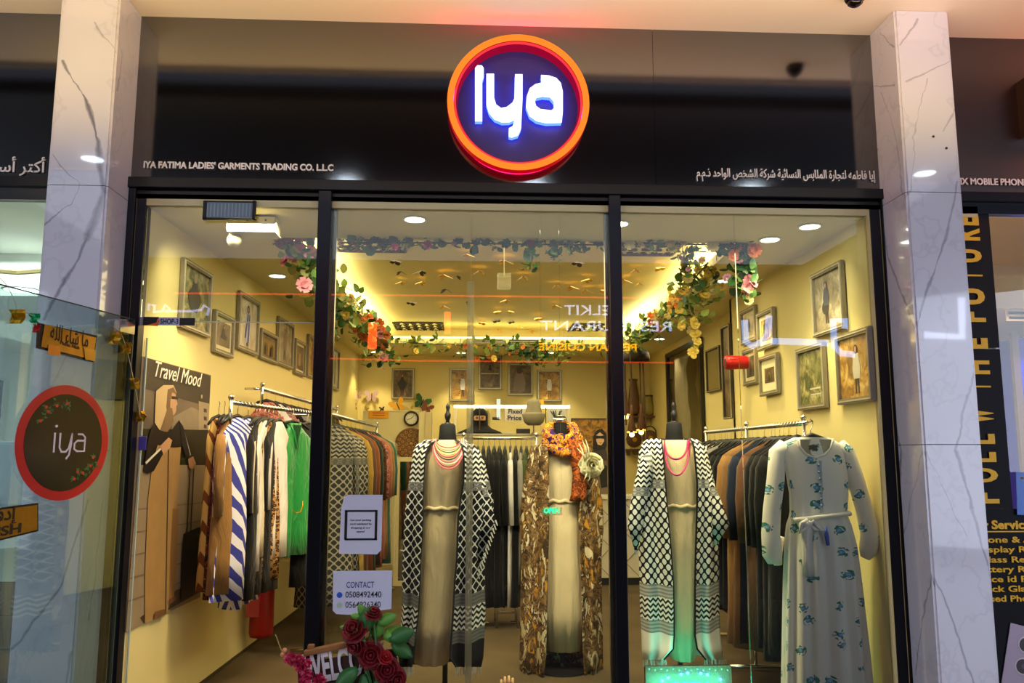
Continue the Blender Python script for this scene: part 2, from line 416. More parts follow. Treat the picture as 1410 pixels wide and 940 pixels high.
def onD(px, py, off=.0): 
    q = P(px, py, pt=dh, n=DN); return q+DN*off
# sidelight return inside the left jamb
side = st('window_2', (-1.68, .09, 0), (-1.672, .10, 2.0), GE)
# ================================================================ the shop interior
ZS = 2.68; YB = 6.45
LP0 = Vector((-1.69, 0, 0)); LD = Vector((.24, 6.45, 0)).normalized(); LN = Vector((LD.y, -LD.x, 0))
def onL(px, py, off=0): return P(px, py, pt=LP0, n=LN)+LN*off
MB().add([(-1.69, .0, 0), (-1.69, 0, ZS), (-1.45, 6.45, ZS), (-1.45, 6.45, 0), (-1.85, .0, 0), (-1.85, 0, ZS), (-1.65, 6.45, ZS), (-1.65, 6.45, 0)],
         [(0, 1, 2, 3), (4, 7, 6, 5), (0, 4, 5, 1), (3, 2, 6, 7), (1, 5, 6, 2), (0, 3, 7, 4)]).build('wall_left', WALL, kind='structure')
st('wall_back', (-1.7, YB, 0), (3.3, YB+.1, 3.2), WALL)
XR = 2.13
st('wall_right', (XR, .0, 0), (XR+.1, 1.62, ZS), WALL)
st('wall_right_recess', (XR+.02, 1.62, 0), (XR+.12, 2.45, ZS), WALL)
st('wall_right_return', (XR+.02, 2.4, 0), (2.4, 2.45, ZS), WALL)
st('wall_right_rear', (2.34, 2.45, 0), (2.44, YB, ZS), WALL)
st('floor', (-1.9, -.02, -.1), (3.3, YB+.1, 0), CARPET)
for nm, a, b in (('baseboard_left', LP0+LN*.004, Vector((-1.45, YB, 0))+LN*.004),):
    MB().quadbar(a+Vector((0, 0, .012)), b+Vector((0, 0, .012)), .006, .02).build(nm, M((70, 60, 40), .6), kind='structure')
# lower ceiling with the tray opening
T0, T1, TY0, TY1 = -1.14, 1.70, .62, 5.25
CE = M((224, 212, 160), .6, name='ceiling_paint')
ce = root_st('ceiling', (0, 0, ZS))
st('soffit', (-1.75, 0, ZS), (2.75, TY0, ZS+.06), CE, ce); st('soffit', (-1.75, TY1, ZS), (2.75, YB, ZS+.06), CE, ce)
MB().add([(-1.75, TY0, ZS), (T0, TY0, ZS), (-.93, TY1, ZS), (-1.75, TY1, ZS), (-1.75, TY0, ZS+.06), (T0, TY0, ZS+.06), (-.93, TY1, ZS+.06), (-1.75, TY1, ZS+.06)],
         [(0, 3, 2, 1), (4, 5, 6, 7), (1, 2, 6, 5), (0, 1, 5, 4), (3, 0, 4, 7), (2, 3, 7, 6)]).build('soffit', CE, ce, kind='structure')
MB().add([(1.62, TY0, ZS), (2.75, TY0, ZS), (2.75, TY1, ZS), (1.84, TY1, ZS), (1.62, TY0, ZS+.06), (2.75, TY0, ZS+.06), (2.75, TY1, ZS+.06), (1.84, TY1, ZS+.06)],
         [(0, 3, 2, 1), (4, 5, 6, 7), (3, 0, 4, 7), (0, 1, 5, 4), (1, 2, 6, 5), (2, 3, 7, 6)]).build('soffit', CE, ce, kind='structure')
ZU = 2.92
st('upper_panel', (-1.6, .3, ZU), (2.5, TY1+.5, ZU+.08), CE, ce)
st('upper_side', (-1.64, .3, ZS+.06), (-1.6, TY1+.5, ZU), CE, ce); st('upper_side', (2.5, .3, ZS+.06), (2.54, TY1+.5, ZU), CE, ce)
st('upper_side', (-1.6, TY1+.5, ZS+.06), (2.5, TY1+.54, ZU), CE, ce); st('upper_side', (-1.6, .26, ZS+.06), (2.5, .3, ZU), CE, ce)
LED = EM((255, 226, 150), 9)
for n_, a, b in (('left', (-1.22, .9, ZS+.075), (-1.0, TY1, ZS+.075)), ('right', (1.70, .8, ZS+.075), (1.92, TY1, ZS+.075)), ('back', (-1.0, TY1+.07, ZS+.075), (1.9, TY1+.07, ZS+.075))):
    r = MB().quadbar(a, b, .03, .02).build('led_strip', LED, None, label='warm glowing light strip on the %s ledge of the ceiling tray' % n_, cat='light strip')
# carved grilles in the upper ceiling
def grille(px4, label, col, bg):
    c = [P(x, y, Z=ZU-.012) for x, y in px4]
    x0 = min(c[0].x, c[3].x); x1 = max(c[1].x, c[2].x); y0 = c[3].y; y1 = c[0].y
    if y0 > y1: y0, y1 = y1, y0
    r = empty('ceiling_grille', ((x0+x1)/2, (y0+y1)/2, ZU-.012), label, 'grille')
    box('back_panel', (x0, y0, ZU-.006), (x1, y1, ZU), bg, r)
    mb = MB()
    for a, b in (((x0, y0), (x1, y0)), ((x0, y1), (x1, y1)), ((x0, y0), (x0, y1)), ((x1, y0), (x1, y1))): mb.quadbar((*a, ZU-.012), (*b, ZU-.012), .02, .012)
    mb.build('frame', col, r)
    mb = MB(); nx = max(2, int((x1-x0)/.09)); ny = max(2, int((y1-y0)/.09))
    for i in range(nx):
        for j in range(ny):
            cx = x0+(i+.5)*(x1-x0)/nx; cy = y0+(j+.5)*(y1-y0)/ny; s = 1 if (i+j) % 2 else -1
            mb.tube([(cx+s*(.042-.0032*k)*cos(k*.8), cy+(.042-.0032*k)*sin(k*.8), ZU-.012) for k in range(12)], .0065, 4)
    mb.build('scrollwork', col, r, kind='stuff')
DKB = M((70, 52, 34), .6); LTW = M((240, 232, 200), .6)
grille([(466, 322), (545, 322), (558, 346), (466, 346)], 'dark scrollwork ceiling grille at the front left above the garland', DKB, LTW)
grille([(853, 335), (930, 335), (925, 351), (853, 351)], 'dark scrollwork ceiling grille at the front right beside the second mullion', DKB, LTW)
grille([(541, 444), (606, 444), (612, 458), (551, 458)], 'small dark scrollwork ceiling grille at the back left of the tray', BLACK, LTW)
grille([(790, 446), (842, 446), (842, 460), (784, 460)], 'small dark scrollwork ceiling grille at the back right of the tray', BLACK, LTW)
# slot diffuser in the back ceiling
for a, b, s in ((650, 694, 'left'), (700, 742, 'right')):
    p = P(a, 471, Y=TY1-.01); q = P(b, 471, Y=TY1-.01)
    r = empty('air_diffuser', (p.x, TY1, p.z), s+' slotted air diffuser at the back edge of the ceiling tray', 'diffuser')
    box('frame', (p.x, TY1-.014, ZS+.004), (q.x, TY1-.001, ZS+.056), CE, r)
    for k in (0, 1): box('slot', (p.x+.01, TY1-.02, ZS+.012+k*.022), (q.x-.01, TY1-.014, ZS+.022+k*.022), BLACK, r)
# downlights ----------------------------------------------------------------
def downlight(p, label, e=26, col=WARM, r_=.055, spot=95, em=(255, 246, 220), group=None, st_=14, tilt=0):
    r = empty('downlight', p, label, 'downlight', group)
    MB().lathe([(r_+.012, 0), (r_+.012, -.006), (r_, -.008), (r_, -.002)], p, 20).build('trim_ring', M((240, 238, 230), .4), r)
    MB().lathe([(r_-.001, -.001), (r_-.001, -.005), (r_*.5, -.006)], p, 20).build('lens', EM(em, st_), r)
    l = light('lamp', 'SPOT', (0, 0, -.03), e, col, .04, spot=spot if not tilt else 58, blend=.5, rot=(0, R(tilt), 0)); l.parent = r
for px, py, lb, e in ((571, 301, 'bright downlight near the glass of the middle bay', 75), (382, 379, 'downlight over the left garment rail', 46), (1115, 311, 'downlight over the white floral dress', 60),
                      (851, 307, 'downlight half hidden by the second mullion', 75), (996, 386, 'downlight over the right garment rail', 46), (908, 466, 'downlight before the framed mirror at the rear right', 40),
                      (635, 485, 'small downlight over the back wall pictures', 40), (760, 485, 'small downlight at the rear beside the camera dome', 40), (517, 484, 'small downlight in the rear left corner', 36)):
    downlight(P(px, py, Z=ZS-.001), lb, e, tilt=-24 if 'left garment rail' in lb else 14 if 'floral' in lb else 0)
for x, y, lb in ((-1.25, .35, 'downlight above the poster just inside the door'), (1.78, .5, 'downlight hidden above the right jamb')):
    downlight(Vector((x, y, ZS-.001)), lb, 46)
for k, x in enumerate((-3.0, -1.08, .54, 2.45, 3.75)):
    downlight(Vector((x, -2.70, ZC-.002)), 'cold white mall downlight in the dark concourse ceiling', 26, COOL, .085, 110, (225, 240, 255), 'mall downlights', 26)
# ================================================================ shop sign
def px_poly(pts, Y, sc=2.938, ox=470, oy=0): return [(P(ox+x/sc, oy+y/sc, Y=Y).x, P(ox+x/sc, oy+y/sc, Y=Y).z) for x, y in pts]
sc_ = P(714, 140, Y=-.09); RAD = (P(812, 140, Y=-.09).x-P(616, 140, Y=-.09).x)/2
sign = empty('shop_sign', (sc_.x, 0, sc_.z), 'round glowing sign with orange red ring and white letters iya on the black fascia', 'sign')
cx, cz = sc_.x, sc_.z
RO, RI = RAD, RAD-.042
def annulus(ro, ri, y, th, name, mt, lb=None):
    mb = MB(); n = 72
    rows = []
    for k in range(n):
        t = 2*pi*k/n; rows.append([(cx+r*cos(t), yy, cz+r*sin(t)) for r, yy in ((ro, y), (ri, y), (ri, y+th), (ro, y+th))])
    rows.append(rows[0]); mb.grid(rows, closed=True); return mb.build(name, mt, sign, label=lb)
annulus(RO, RO-.03, -.0895, .05, 'ring_side', EM((205, 8, 20), .8), 'red glowing side of the ring')
annulus(RO-.022, RO-.03, -.036, .03, 'halo_strip', EM((255, 20, 90), 20), 'pink light strip behind the ring')
annulus(RO-.001, RO-.034, -.096, .006, 'ring_face', EM((255, 128, 38), 1.3), 'orange glowing face of the ring')
annulus(RO-.036, RO-.046, -.085, .012, 'ring_lip', EM((255, 60, 70), 1.0), 'pink glowing inner lip of the ring')
annulus(RO-.046, RO-.052, -.075, .072, 'ring_inner_wall', EM((200, 0, 60), .55), 'magenta inner wall of the ring')
MB().lathe([(RO-.052, -.006), (RO-.052, -.001)], (cx, 0, cz), 64, 'y').build('back_disc', M((52, 40, 120), .4, name='blue_glow_disc'), sign, label='disc behind the letters coloured with their blue glow')  # blue glow of the letters is painted into the disc colour
LW = EM((235, 240, 255), 1.8); LB = EM((60, 90, 255), 5); LS = M((30, 40, 90), .4)
Ls = {'i': [(541, 275), (550, 264), (568, 264), (576, 275), (576, 310), (570, 322), (570, 487), (541, 487)],
      'y': [(587, 298), (618, 298), (618, 395), (626, 422), (645, 436), (668, 433), (692, 415), (701, 395), (703, 300), (733, 300), (733, 400), (727, 520), (715, 545), (690, 553), (678, 550), (678, 518), (693, 510), (702, 482), (680, 491), (650, 492), (620, 480), (598, 455), (587, 420)],
      'a': [(808, 303), (840, 305), (870, 315), (888, 335), (896, 370), (896, 450), (892, 493), (830, 495), (790, 486), (762, 466), (748, 430), (750, 390), (762, 357), (785, 340), (810, 334),
            (812, 388), (790, 392), (782, 408), (788, 428), (806, 441), (850, 446), (862, 436), (860, 408), (845, 390), (813, 387), (811, 333)]}
for k, pts in Ls.items():
    pp = px_poly(pts, -.075)
    MB().prism(pp, (0, -.062, 0), (1, 0, 0), (0, 0, 1), .014).build('letter', LW, sign, label='white glowing letter '+k)
    MB().prism(pp, (0, -.026, 0), (1, 0, 0), (0, 0, 1), .012).build('letter_back', LB, sign, label='blue glow plate behind letter '+k)
# fascia lettering
WT = M((235, 232, 235), .5, name='white_lettering')
def letters_thing(name, label, txt, pa, pb, h, mt, Y=-.006, rtl=False, **kw):
    a = P(*pa, Y=Y); b = P(*pb, Y=Y); b.z = a.z if abs(b.z-a.z) < .03 else b.z
    o = lettering(arabic(txt) if rtl else txt, (a.x, 0, a.z), (b.x, 0, a.z), h, mt, None, name=name, th=.006, **kw)
    for v in o.data.vertices: v.co.y += Y
    return tag(o, label, 'lettering')
letters_thing('fascia_lettering', 'white company name in Latin letters at the lower left of the black fascia', "IYA FATIMA LADIES' GARMENTS TRADING CO. L.L.C", (198, 231), (459, 235), .034, WT, bold=.03)
letters_thing('fascia_lettering', 'white Arabic company name at the lower right of the black fascia', 'إيا فاطمه لتجارة الملابس النسائية شركة الشخص الواحد ذ.م.م', (959, 243), (1205, 247), .048, WT, rtl=True, bold=.008, cap=.72)
letters_thing('fascia_lettering', 'white Arabic lettering on the neighbouring fascia at the left edge', 'أكتر أسواق', (-38, 236), (62, 238), .062, WT, rtl=True, cap=.72, bold=.01)
letters_thing('fascia_lettering', 'white company lettering on the right neighbour fascia', 'IX MOBILE PHONES & ACCESSORIES', (1322, 254), (1502, 257), .036, WT, bold=.02)
# loose thread on the fascia, ceiling camera
MB().tube([P(948, 24, Y=-.008), P(952, 30, Y=-.012), P(951, 39, Y=-.008)], .0014, 5).build('loose_thread', M((190, 170, 150), .6), None, label='short loose thread at the top edge of the black fascia', cat='thread')
p = P(1177, -2, Z=ZC-.02)
sm = empty('ceiling_camera', p, 'small black dome on the pale soffit above the fascia', 'camera')
MB().lathe([(.05, .02), (.05, .0), (.045, -.012)], p, 20).build('base', BLACK, sm)
MB().lathe([(.04, -.012), (.036, -.03), (.02, -.042), (.002, -.046)], p, 20).build('dome', M((10, 10, 12), .1), sm, True)
# ================================================================ right neighbour
YEL = M((255, 200, 10), .5, name='yellow_lettering'); BAN = M((15, 16, 22), .55, spec=.2, name='black_banner')
nb = root_st('window_3', (2.505, 0, 0))
st('header', (2.505, -.03, 2.765), (6, .06, 2.815), FRAME, nb); st('header_lip', (2.505, 0, 2.70), (6, .05, 2.763), FRAME, nb)
st('pane', (2.505, .03, 0), (6, .036, 2.70), GLASS, nb)
xb = P(1372, 400, Y=0).x; zb = P(1390, 700, Y=0).z
ban = empty('banner', (xb, 0, 0), 'tall black banner with yellow vertical words beside the right pillar', 'banner')
box('banner_panel', (2.36, .012, P(1390, 478, Y=0).z), (xb, .018, 2.705), BAN, ban); box('banner_panel', (2.36, .0121, zb), (xb, .0181, P(1390, 480, Y=0).z), BAN, ban)
def vlet(ch, ya, yb_, xr):
    """a letter rotated to read upwards; ya..yb_ = bottom and top pixel"""
    za, zb_ = P(xr, ya, Y=0).z, P(xr, yb_, Y=0).z; x1 = P(xr, (ya+yb_)/2, Y=0).x
    lettering(ch, (x1, .006, za), (x1, .006, zb_), .14, YEL, ban, up=(-1, 0, 0), bold=.045, name='letter', label='yellow letter '+ch)
for ch, ya, yb_ in (('F', 693, 678), ('O', 664, 644), ('L', 636, 622), ('L', 611, 597), ('W', 582, 563), ('T', 536, 528), ('H', 515, 496), ('E', 480, 465), ('F', 443, 429), ('U', 419, 397), ('T', 383, 375), ('U', 361, 343), ('R', 331, 314), ('E', 310, 298)):
    vlet(ch, ya, yb_, 1345+(ya-300)*.074)
sv = empty('service_sign', (2.6, 0, 0), 'black service board with yellow list below the yellow worded banner', 'sign')
box('board', (2.36, .012, -.0), (4.2, .018, zb-.002), BAN, sv)
def sl(txt, x, y, hpx, x1, bold=.02):
    a = P(x, y, Y=0); b = P(x1, y, Y=0)
    lettering(txt, (a.x, .01, a.z), (b.x, .01, a.z), hpx/268, YEL, sv, bold=bold)
sl('Our Service', 1330, 728, 11, 1421, .04); sl('Phone & Accessories', 1344, 747, 8, 1497); sl('Display Replacement', 1345, 760.5, 8, 1500); sl('Glass Replacement', 1349, 774.5, 8, 1490)
sl('Battery Replacement', 1343, 788, 8, 1500); sl('Face id Repair', 1351, 801.5, 8, 1455); sl('Back Glass Repair', 1350, 815, 8, 1483); sl('Used Phones', 1354, 828.5, 8, 1440)
a = P(1362, 732, Y=0); box('rule', (2.4, .009, a.z-.003), (3.1, .012, a.z+.003), YEL, sv)
def phone(c, w_, h_, label, tilt, col, lenses):
    r = empty('printed_phone', (0, 0, 0)); bpy.data.objects.remove(r)
    ux = Vector((cos(tilt), 0, sin(tilt))); uz = Vector((-sin(tilt), 0, cos(tilt)))
    o = MB().obox(c, ux*w_/2, (0, .002, 0), uz*h_/2).build('phone_picture', M(col, .4), sv, bevel=.02, label=label)
    for (dx, dy, rr) in lenses:
        q = c+ux*dx+uz*dy
        MB().lathe([(rr, -.004), (rr, -.001)], q, 20, 'y').build('lens_ring', M((225, 215, 225), .3), o)
        MB().lathe([(rr*.84, -.006), (rr*.84, -.002)], q, 20, 'y').build('lens', M((40, 34, 40), .3), o)
        MB().lathe([(rr*.3, -.0075), (rr*.3, -.004)], q, 12, 'y').build('lens_glint', M((80, 70, 95), .3), o)
phone(P(1432, 910, Y=.006), .36, .3, 'printed lilac phone camera block', R(-14), (188, 176, 194), [(-.085, .062, .042), (-.085, -.045, .042), (.01, .01, .042), (.03, -.075, .02)])
phone(P(1420, 680, Y=.0), .16, .22, 'printed light blue phone', R(-3), (90, 140, 225), [(-.05, .08, .01)])
rn = st('floor_neighbour_right', (2.3, 0, -.1), (6.5, 5, 0), M((120, 110, 100), .3))
st('ceiling_neighbour_right', (2.72, .1, 2.9), (6.5, 5, 3), M((240, 205, 170), .6)); st('ceiling_bulkhead_right', (2.72, 2.0, 2.55), (6.5, 5, 2.9), M((235, 205, 170), .6))
st('wall_neighbour_right', (2.72, 4.2, 0), (6.5, 4.3, 3), M((110, 90, 80), .6))
for px, py, w2, lb in ((1384, 441, .5, 'upper'),):
    p = P(px+4, py-5, Y=2.0); r = empty('air_diffuser', p, 'black slotted air diffuser in the right neighbour shop', 'diffuser')
    box('slot', (p.x, 1.985, p.z+.02), (p.x+.8, 2.0, p.z+.04), BLACK, r); box('slot', (p.x, 1.985, p.z-.02), (p.x+.8, 2.0, p.z+.0), BLACK, r); box('plate', (p.x-.02, 1.99, p.z-.035), (p.x+.82, 1.999, p.z+.055), M((230, 200, 170), .5), r)
p = P(1403, 480, Y=2.6); p2 = P(1412, 690, Y=2.6)
r = empty('display_column', (p.x, 2.6, 0), 'violet lit display column inside the right neighbour shop', 'column')
box('column', (p.x, 2.6, .3), (p.x+.5, 2.9, 2.4), M((60, 50, 190), .4), r); box('trim', (p.x-.07, 2.58, .3), (p.x-.01, 2.62, 2.45), M((120, 100, 80), .4), r)
light('violet_lamp', 'AREA', (p.x+.25, 2.3, 2.4), 16, (.3, .2, 1), .5, rot=(R(-30), 0, 0))
sh = empty('phone_shelf', (p.x-.3, 3.2, .3), 'narrow shelf of boxed accessories seen past the black banner', 'shelf')
a = P(1385, 560, Y=3.2); box('back', (a.x-.12, 3.2, .4), (a.x+.2, 3.25, 2.2), M((90, 80, 62), .5), sh)
for k in range(9): 
    box('shelf_board', (a.x-.12, 3.05, .5+k*.19), (a.x+.2, 3.2, .515+k*.19), M((150, 130, 100), .5), sh)
    for j in range(3): box('boxed_item', (a.x-.1+j*.095, 3.08, .515+k*.19), (a.x-.02+j*.095, 3.19, .6+k*.19+random.random()*.05), M(random.choice([(190, 170, 80), (70, 70, 80), (150, 150, 150), (160, 110, 60)]), .5), sh)
light('neighbour_right_lamp', 'AREA', (3.6, 1.2, 2.5), 110, (1, .78, .5), 1.2)
# brown box letter and orange lamp on the right fascia
a = P(1398, 115, Y=0); b = P(1398, 192, Y=0)
r = empty('box_letter', (a.x, 0, a.z), 'dark brown box letter at the right edge of the neighbouring fascia', 'lettering')
box('letter_body', (a.x, -.12, b.z), (a.x+.35, 0, a.z), M((60, 38, 18), .4), r); box('letter_face', (a.x+.01, -.125, b.z+.01), (a.x+.34, -.121, a.z-.01), M((40, 26, 14), .3), r)
light('orange_sign_glow', 'POINT', (a.x+.75, -.3, (a.z+b.z)/2), 22, (1, .25, .03), .08)
# ================================================================ left neighbour
nl = root_st('window_4', (-5, 0, 0))
st('header', (-5, -.03, 2.765), (-2.06, .06, 2.815), FRAME, nl); st('header_lip', (-5, 0, 2.70), (-2.06, .05, 2.763), M((20, 24, 26), .3), nl)
st('pane', (-5, .03, 0), (-2.06, .036, 2.70), GLASS, nl)
LWL = M((226, 230, 220), .6)
st('floor_neighbour_left', (-6.5, 0, -.1), (-1.9, 6, 0), M((150, 140, 120), .3)); st('ceiling_neighbour_left', (-6.5, .1, 2.8), (-1.95, 6, 2.9), LWL)
st('wall_neighbour_left', (-6.5, 5.0, 0), (-1.9, 5.1, 2.9), LWL); st('wall_divider', (-1.95, .1, 0), (-1.9, 5, 2.9), LWL)
st('ceiling_bulkhead_left', (-6.5, 1.6, 2.5), (-1.95, 5, 2.8), LWL)
light('neighbour_left_lamp', 'AREA', (-3.2, .9, 2.75), 34, (.9, 1, .92), 1.3); light('neighbour_left_lamp', 'AREA', (-3.4, 3.2, 2.45), 34, (.9, 1, .92), 1.6)
p = P(33, 310, Y=1.0)
r = empty('air_conditioner', p, 'pale ceiling air unit in the left neighbour shop', 'air unit')
MB().box((p.x-.12, p.y-.1, p.z-.04), (p.x+.3, p.y+.2, p.z+.05)).build('casing', M((205, 200, 190), .5), r, bevel=.01); box('vent', (p.x-.1, p.y-.104, p.z-.035), (p.x+.28, p.y-.1, p.z-.02), M((90, 90, 90), .5), r)
p = P(30, 397, Z=2.499)
r = empty('downlight', p, 'large white round ceiling light in the left neighbour shop', 'downlight'); MB().lathe([(.12, 0), (.12, -.01), (.11, -.014)], p, 24).build('rim', M((240, 240, 240), .5), r); MB().lathe([(.105, -.008), (.105, -.0145)], p, 24).build('lens', EM((235, 250, 255), 6), r)
p = P(25, 370, Z=2.499)
MB().tube([p+Vector((-.25, -.1, -.02)), p+Vector((0, 0, -.02)), p+Vector((.3, -.1, -.02))], .018, 6).build('track', M((240, 215, 150), .5), None, label='cream curved track on the left neighbour ceiling', cat='track')
d_ = P(40, 690, Y=1.2)
r = empty('counter', (d_.x, 1.2, 0), 'white topped wooden counter in the left neighbour shop', 'counter')
box('top', (-3.6, 1.15, .98), (d_.x+.1, 1.75, 1.04), M((235, 240, 240), .3), r); box('panel', (-3.6, 1.2, .62), (d_.x+.05, 1.7, .975), M((235, 235, 230), .4), r)
for k in range(3): box('plank', (-3.6, 1.2, .02+k*.2), (d_.x+.05, 1.7, .215+k*.2), M((150, 112, 56), .5, var=.3, vs=6), r)
c_ = P(24, 665, Y=2.0)
r = empty('office_chair', (c_.x, 2.0, 0), 'grey office chair back behind the left counter', 'chair')
MB().box((c_.x-.2, 1.97, 1.02), (c_.x+.08, 2.03, 1.5)).build('backrest', M((120, 130, 145), .7), r, bevel=.03); MB().tube([(c_.x-.05, 2.05, .1), (c_.x-.05, 2.05, 1.1)], .02, 8).build('post', BLACK, r)
a = P(0, 560, Y=4.95); r = empty('wall_panel', (a.x, 4.95, a.z), 'dark framed panel on the far wall of the left neighbour shop', 'panel')
box('panel', (a.x-.5, 4.93, 1.2), (a.x+.03, 4.99, 2.2), M((40, 45, 50), .5), r); box('edge', (a.x+.03, 4.92, 1.18), (a.x+.05, 4.99, 2.22), M((200, 200, 195), .5), r)
# ================================================================ things fixed to the open door
def dbox(px4, off, th, name, mt, parent=None, **kw):
    """a flat quad on the door glass from its four pixels TL TR BR BL"""
    c = [onD(x, y, off) for x, y in px4]; return MB().add([q+DN*th for q in c]+c, [(3, 2, 1, 0), (4, 5, 6, 7), (0, 1, 5, 4), (1, 2, 6, 5), (2, 3, 7, 6), (3, 0, 4, 7)]).build(name, mt, parent, **kw)
cc = onD(82, 609, .006); el, er = onD(18, 612, .006), onD(147, 606, .006); et, eb = onD(82, 529, .006), onD(82, 689, .006)
cc = (el+er)/2; cc.z = (et.z+eb.z)/2; ax = (er-el)/2; ax.z = 0; az = Vector((0, 0, (et.z-eb.z)/2))
rs = empty('round_sticker', cc, 'round black sticker with red rim and white letters iya on the open glass door', 'sticker')
E_ = lambda s, n=56: [(s*cos(2*pi*k/n), s*sin(2*pi*k/n)) for k in range(n)]
MB().prism(E_(1), cc, ax, az, .002).build('rim', M((196, 22, 34), .35), rs, label='red rim')
MB().prism(E_(.84), cc+DN*.002, ax, az, .001).build('face', M((12, 10, 10), .22), rs)
def dl(x, y): return Vector(((x-82)/65, (609-y)/80))
WL = M((236, 226, 238), .4)
for k, pts in {'i': [(66.5, 596), (66.5, 623)], 'y': [(74, 596), (74, 616), (77, 622), (83, 622), (87, 617), (91, 596), (90, 612), (88, 626), (84, 632)], 'a': [(99, 597), (106, 597), (110, 601), (110, 621), (99, 621), (95, 618), (95, 610), (99, 606), (110, 606)]}.items():
    ribbon([dl(*q) for q in pts], .035, cc+DN*.003, ax, az, .001).build('letter', WL, rs, label='white letter '+k)
q = dl(68, 587); MB().prism([(q.x+.03*cos(k), q.y+.025*sin(k)) for k in range(6)], cc+DN*.003, ax, az, .001).build('letter_dot', WL, rs)
RDM = M((205, 50, 36), .5); GRM = M((50, 110, 50), .5)
for s_ in ([(46, 581), (50, 574), (55, 568), (60, 562), (66, 559), (73, 557), (80, 555), (85, 560), (52, 562), (64, 553)], [(98, 660), (104, 656), (110, 652), (116, 649), (121, 642), (126, 636), (124, 630), (128, 643), (102, 650), (118, 654)]):
    for j, (x, y) in enumerate(s_):
        q = dl(x, y)
        for m_ in range(3):
            a_ = random.random()*6; q2 = q+Vector((cos(a_)*.05, sin(a_)*.04)); a2 = a_+.5
            MB().prism([(q2.x-.045*cos(a2), q2.y-.04*sin(a2)), (q2.x+.02*sin(a2), q2.y-.02*cos(a2)), (q2.x+.045*cos(a2), q2.y+.04*sin(a2)), (q2.x-.02*sin(a2), q2.y+.02*cos(a2))], cc+DN*.003, ax, az, .0008).build('leaf', GRM, rs)
        if j % 2 == 0: MB().prism([(q.x+.035*cos(t), q.y+.03*sin(t)) for t in (0, 1, 2, 3, 4, 5)], cc+DN*.004, ax, az, .001).build('berry', RDM, rs)
# ma sha allah plate
GP = M((206, 150, 34), .35, .6, var=.2, vs=30, name='gold_plate'); DKT = M((40, 24, 8), .6)
pl = empty('gold_plate', onD(90, 470), 'gold plate with Arabic writing taped to the top of the open glass door', 'plate')
dbox([(50, 444), (132, 462), (127, 499), (48, 479)], .004, .003, 'backing', BLACK, pl); dbox([(59, 446), (130, 465), (125, 495), (54, 477)], .008, .002, 'gold_sheet', GP, pl)
a, b = onD(66, 467, .011), onD(118, 478, .011); lettering(arabic('ما شاء الله'), a, b, .07, DKT, pl, up=(0, 0, 1), cap=.7, th=.001)
a, b = onD(80, 474, .011), onD(106, 481, .011); lettering('Masha Allah', a, b, .016, DKT, pl, th=.001)
dbox([(63, 474), (78, 477), (80, 490), (62, 488)], .012, .002, 'tape', M((210, 140, 50), .3, .5), pl); dbox([(112, 478), (128, 482), (127, 497), (114, 495)], .012, .002, 'tape', M((196, 150, 40), .3, .5), pl)
# push plate
ps = empty('push_plate', onD(0, 715), 'gold push plate with black lettering on the open glass door', 'plate')
dbox([(-66, 707), (51, 692), (51, 731), (-66, 760)], .004, .002, 'edge', BLACK, ps); dbox([(-63, 710), (49, 695), (49, 729), (-63, 756)], .006, .002, 'gold_sheet', GP, ps)
a, b = onD(-34, 722, .009), onD(21, 713, .009); lettering(arabic('إدفع'), a, b, .05, DKT, ps, th=.001, cap=.7, bold=.02)
a, b = onD(-34, 744, .009), onD(26, 732, .009); lettering('PUSH', a, b, .036, DKT, ps, th=.001, bold=.03)
# foil charms on a string
fg = empty('foil_garland', onD(168, 450), 'string of crumpled gold foil charms hanging at the hinge side of the open door', 'garland')
ptsS = [onD(x, y, .02) for x, y in ((150, 449), (160, 455), (166, 470), (170, 483), (174, 500), (179, 523), (184, 548), (188, 573), (190, 600))]
MB().tube(ptsS, .0016, 5).build('string', M((200, 180, 130), .5), fg)
def charm(c, s, name='charm', mt=GOLD, parent=None, **kw):
    mb = MB(); rows = []
    for i in range(5): rows.append([c+Vector((random.uniform(-.4, .4), random.uniform(-.5, .5), 0))*s*.4+Vector(((j/4-.5)*s, 0, (i/4-.5)*s*1.15)) for j in range(5)])
    mb.grid(rows); return mb.build(name, mt, parent, solid=.002, **kw)
for x, y, s in ((153, 465, .05), (168, 479, .048), (179, 528, .05), (189, 573, .045)): charm(onD(x, y, .02), s, parent=fg)
tg = onD(191, 610, .02); MB().box(tg-Vector((.02, .003, .035)), tg+Vector((.02, .003, .035))).build('picture_tag', M((90, 80, 170), .3), fg, bevel=.004)
f2 = empty('foil_garland', onD(18, 420), 'string with gold foil charm and green and red tinsel at far door end', 'garland')
MB().tube([onD(x, y, .02) for x, y in ((-6, 383), (5, 395), (12, 410), (18, 426), (30, 430), (42, 436), (45, 450))], .0015, 5).build('string', M((180, 180, 160), .5), f2)
charm(onD(18, 436, .02), .05, parent=f2); charm(onD(41, 438, .02), .035, 'tinsel', M((10, 160, 90), .3, .4), f2, label='green tinsel'); charm(onD(44, 452, .02), .03, 'tinsel', M((190, 40, 30), .3, .4), f2, label='red tinsel')
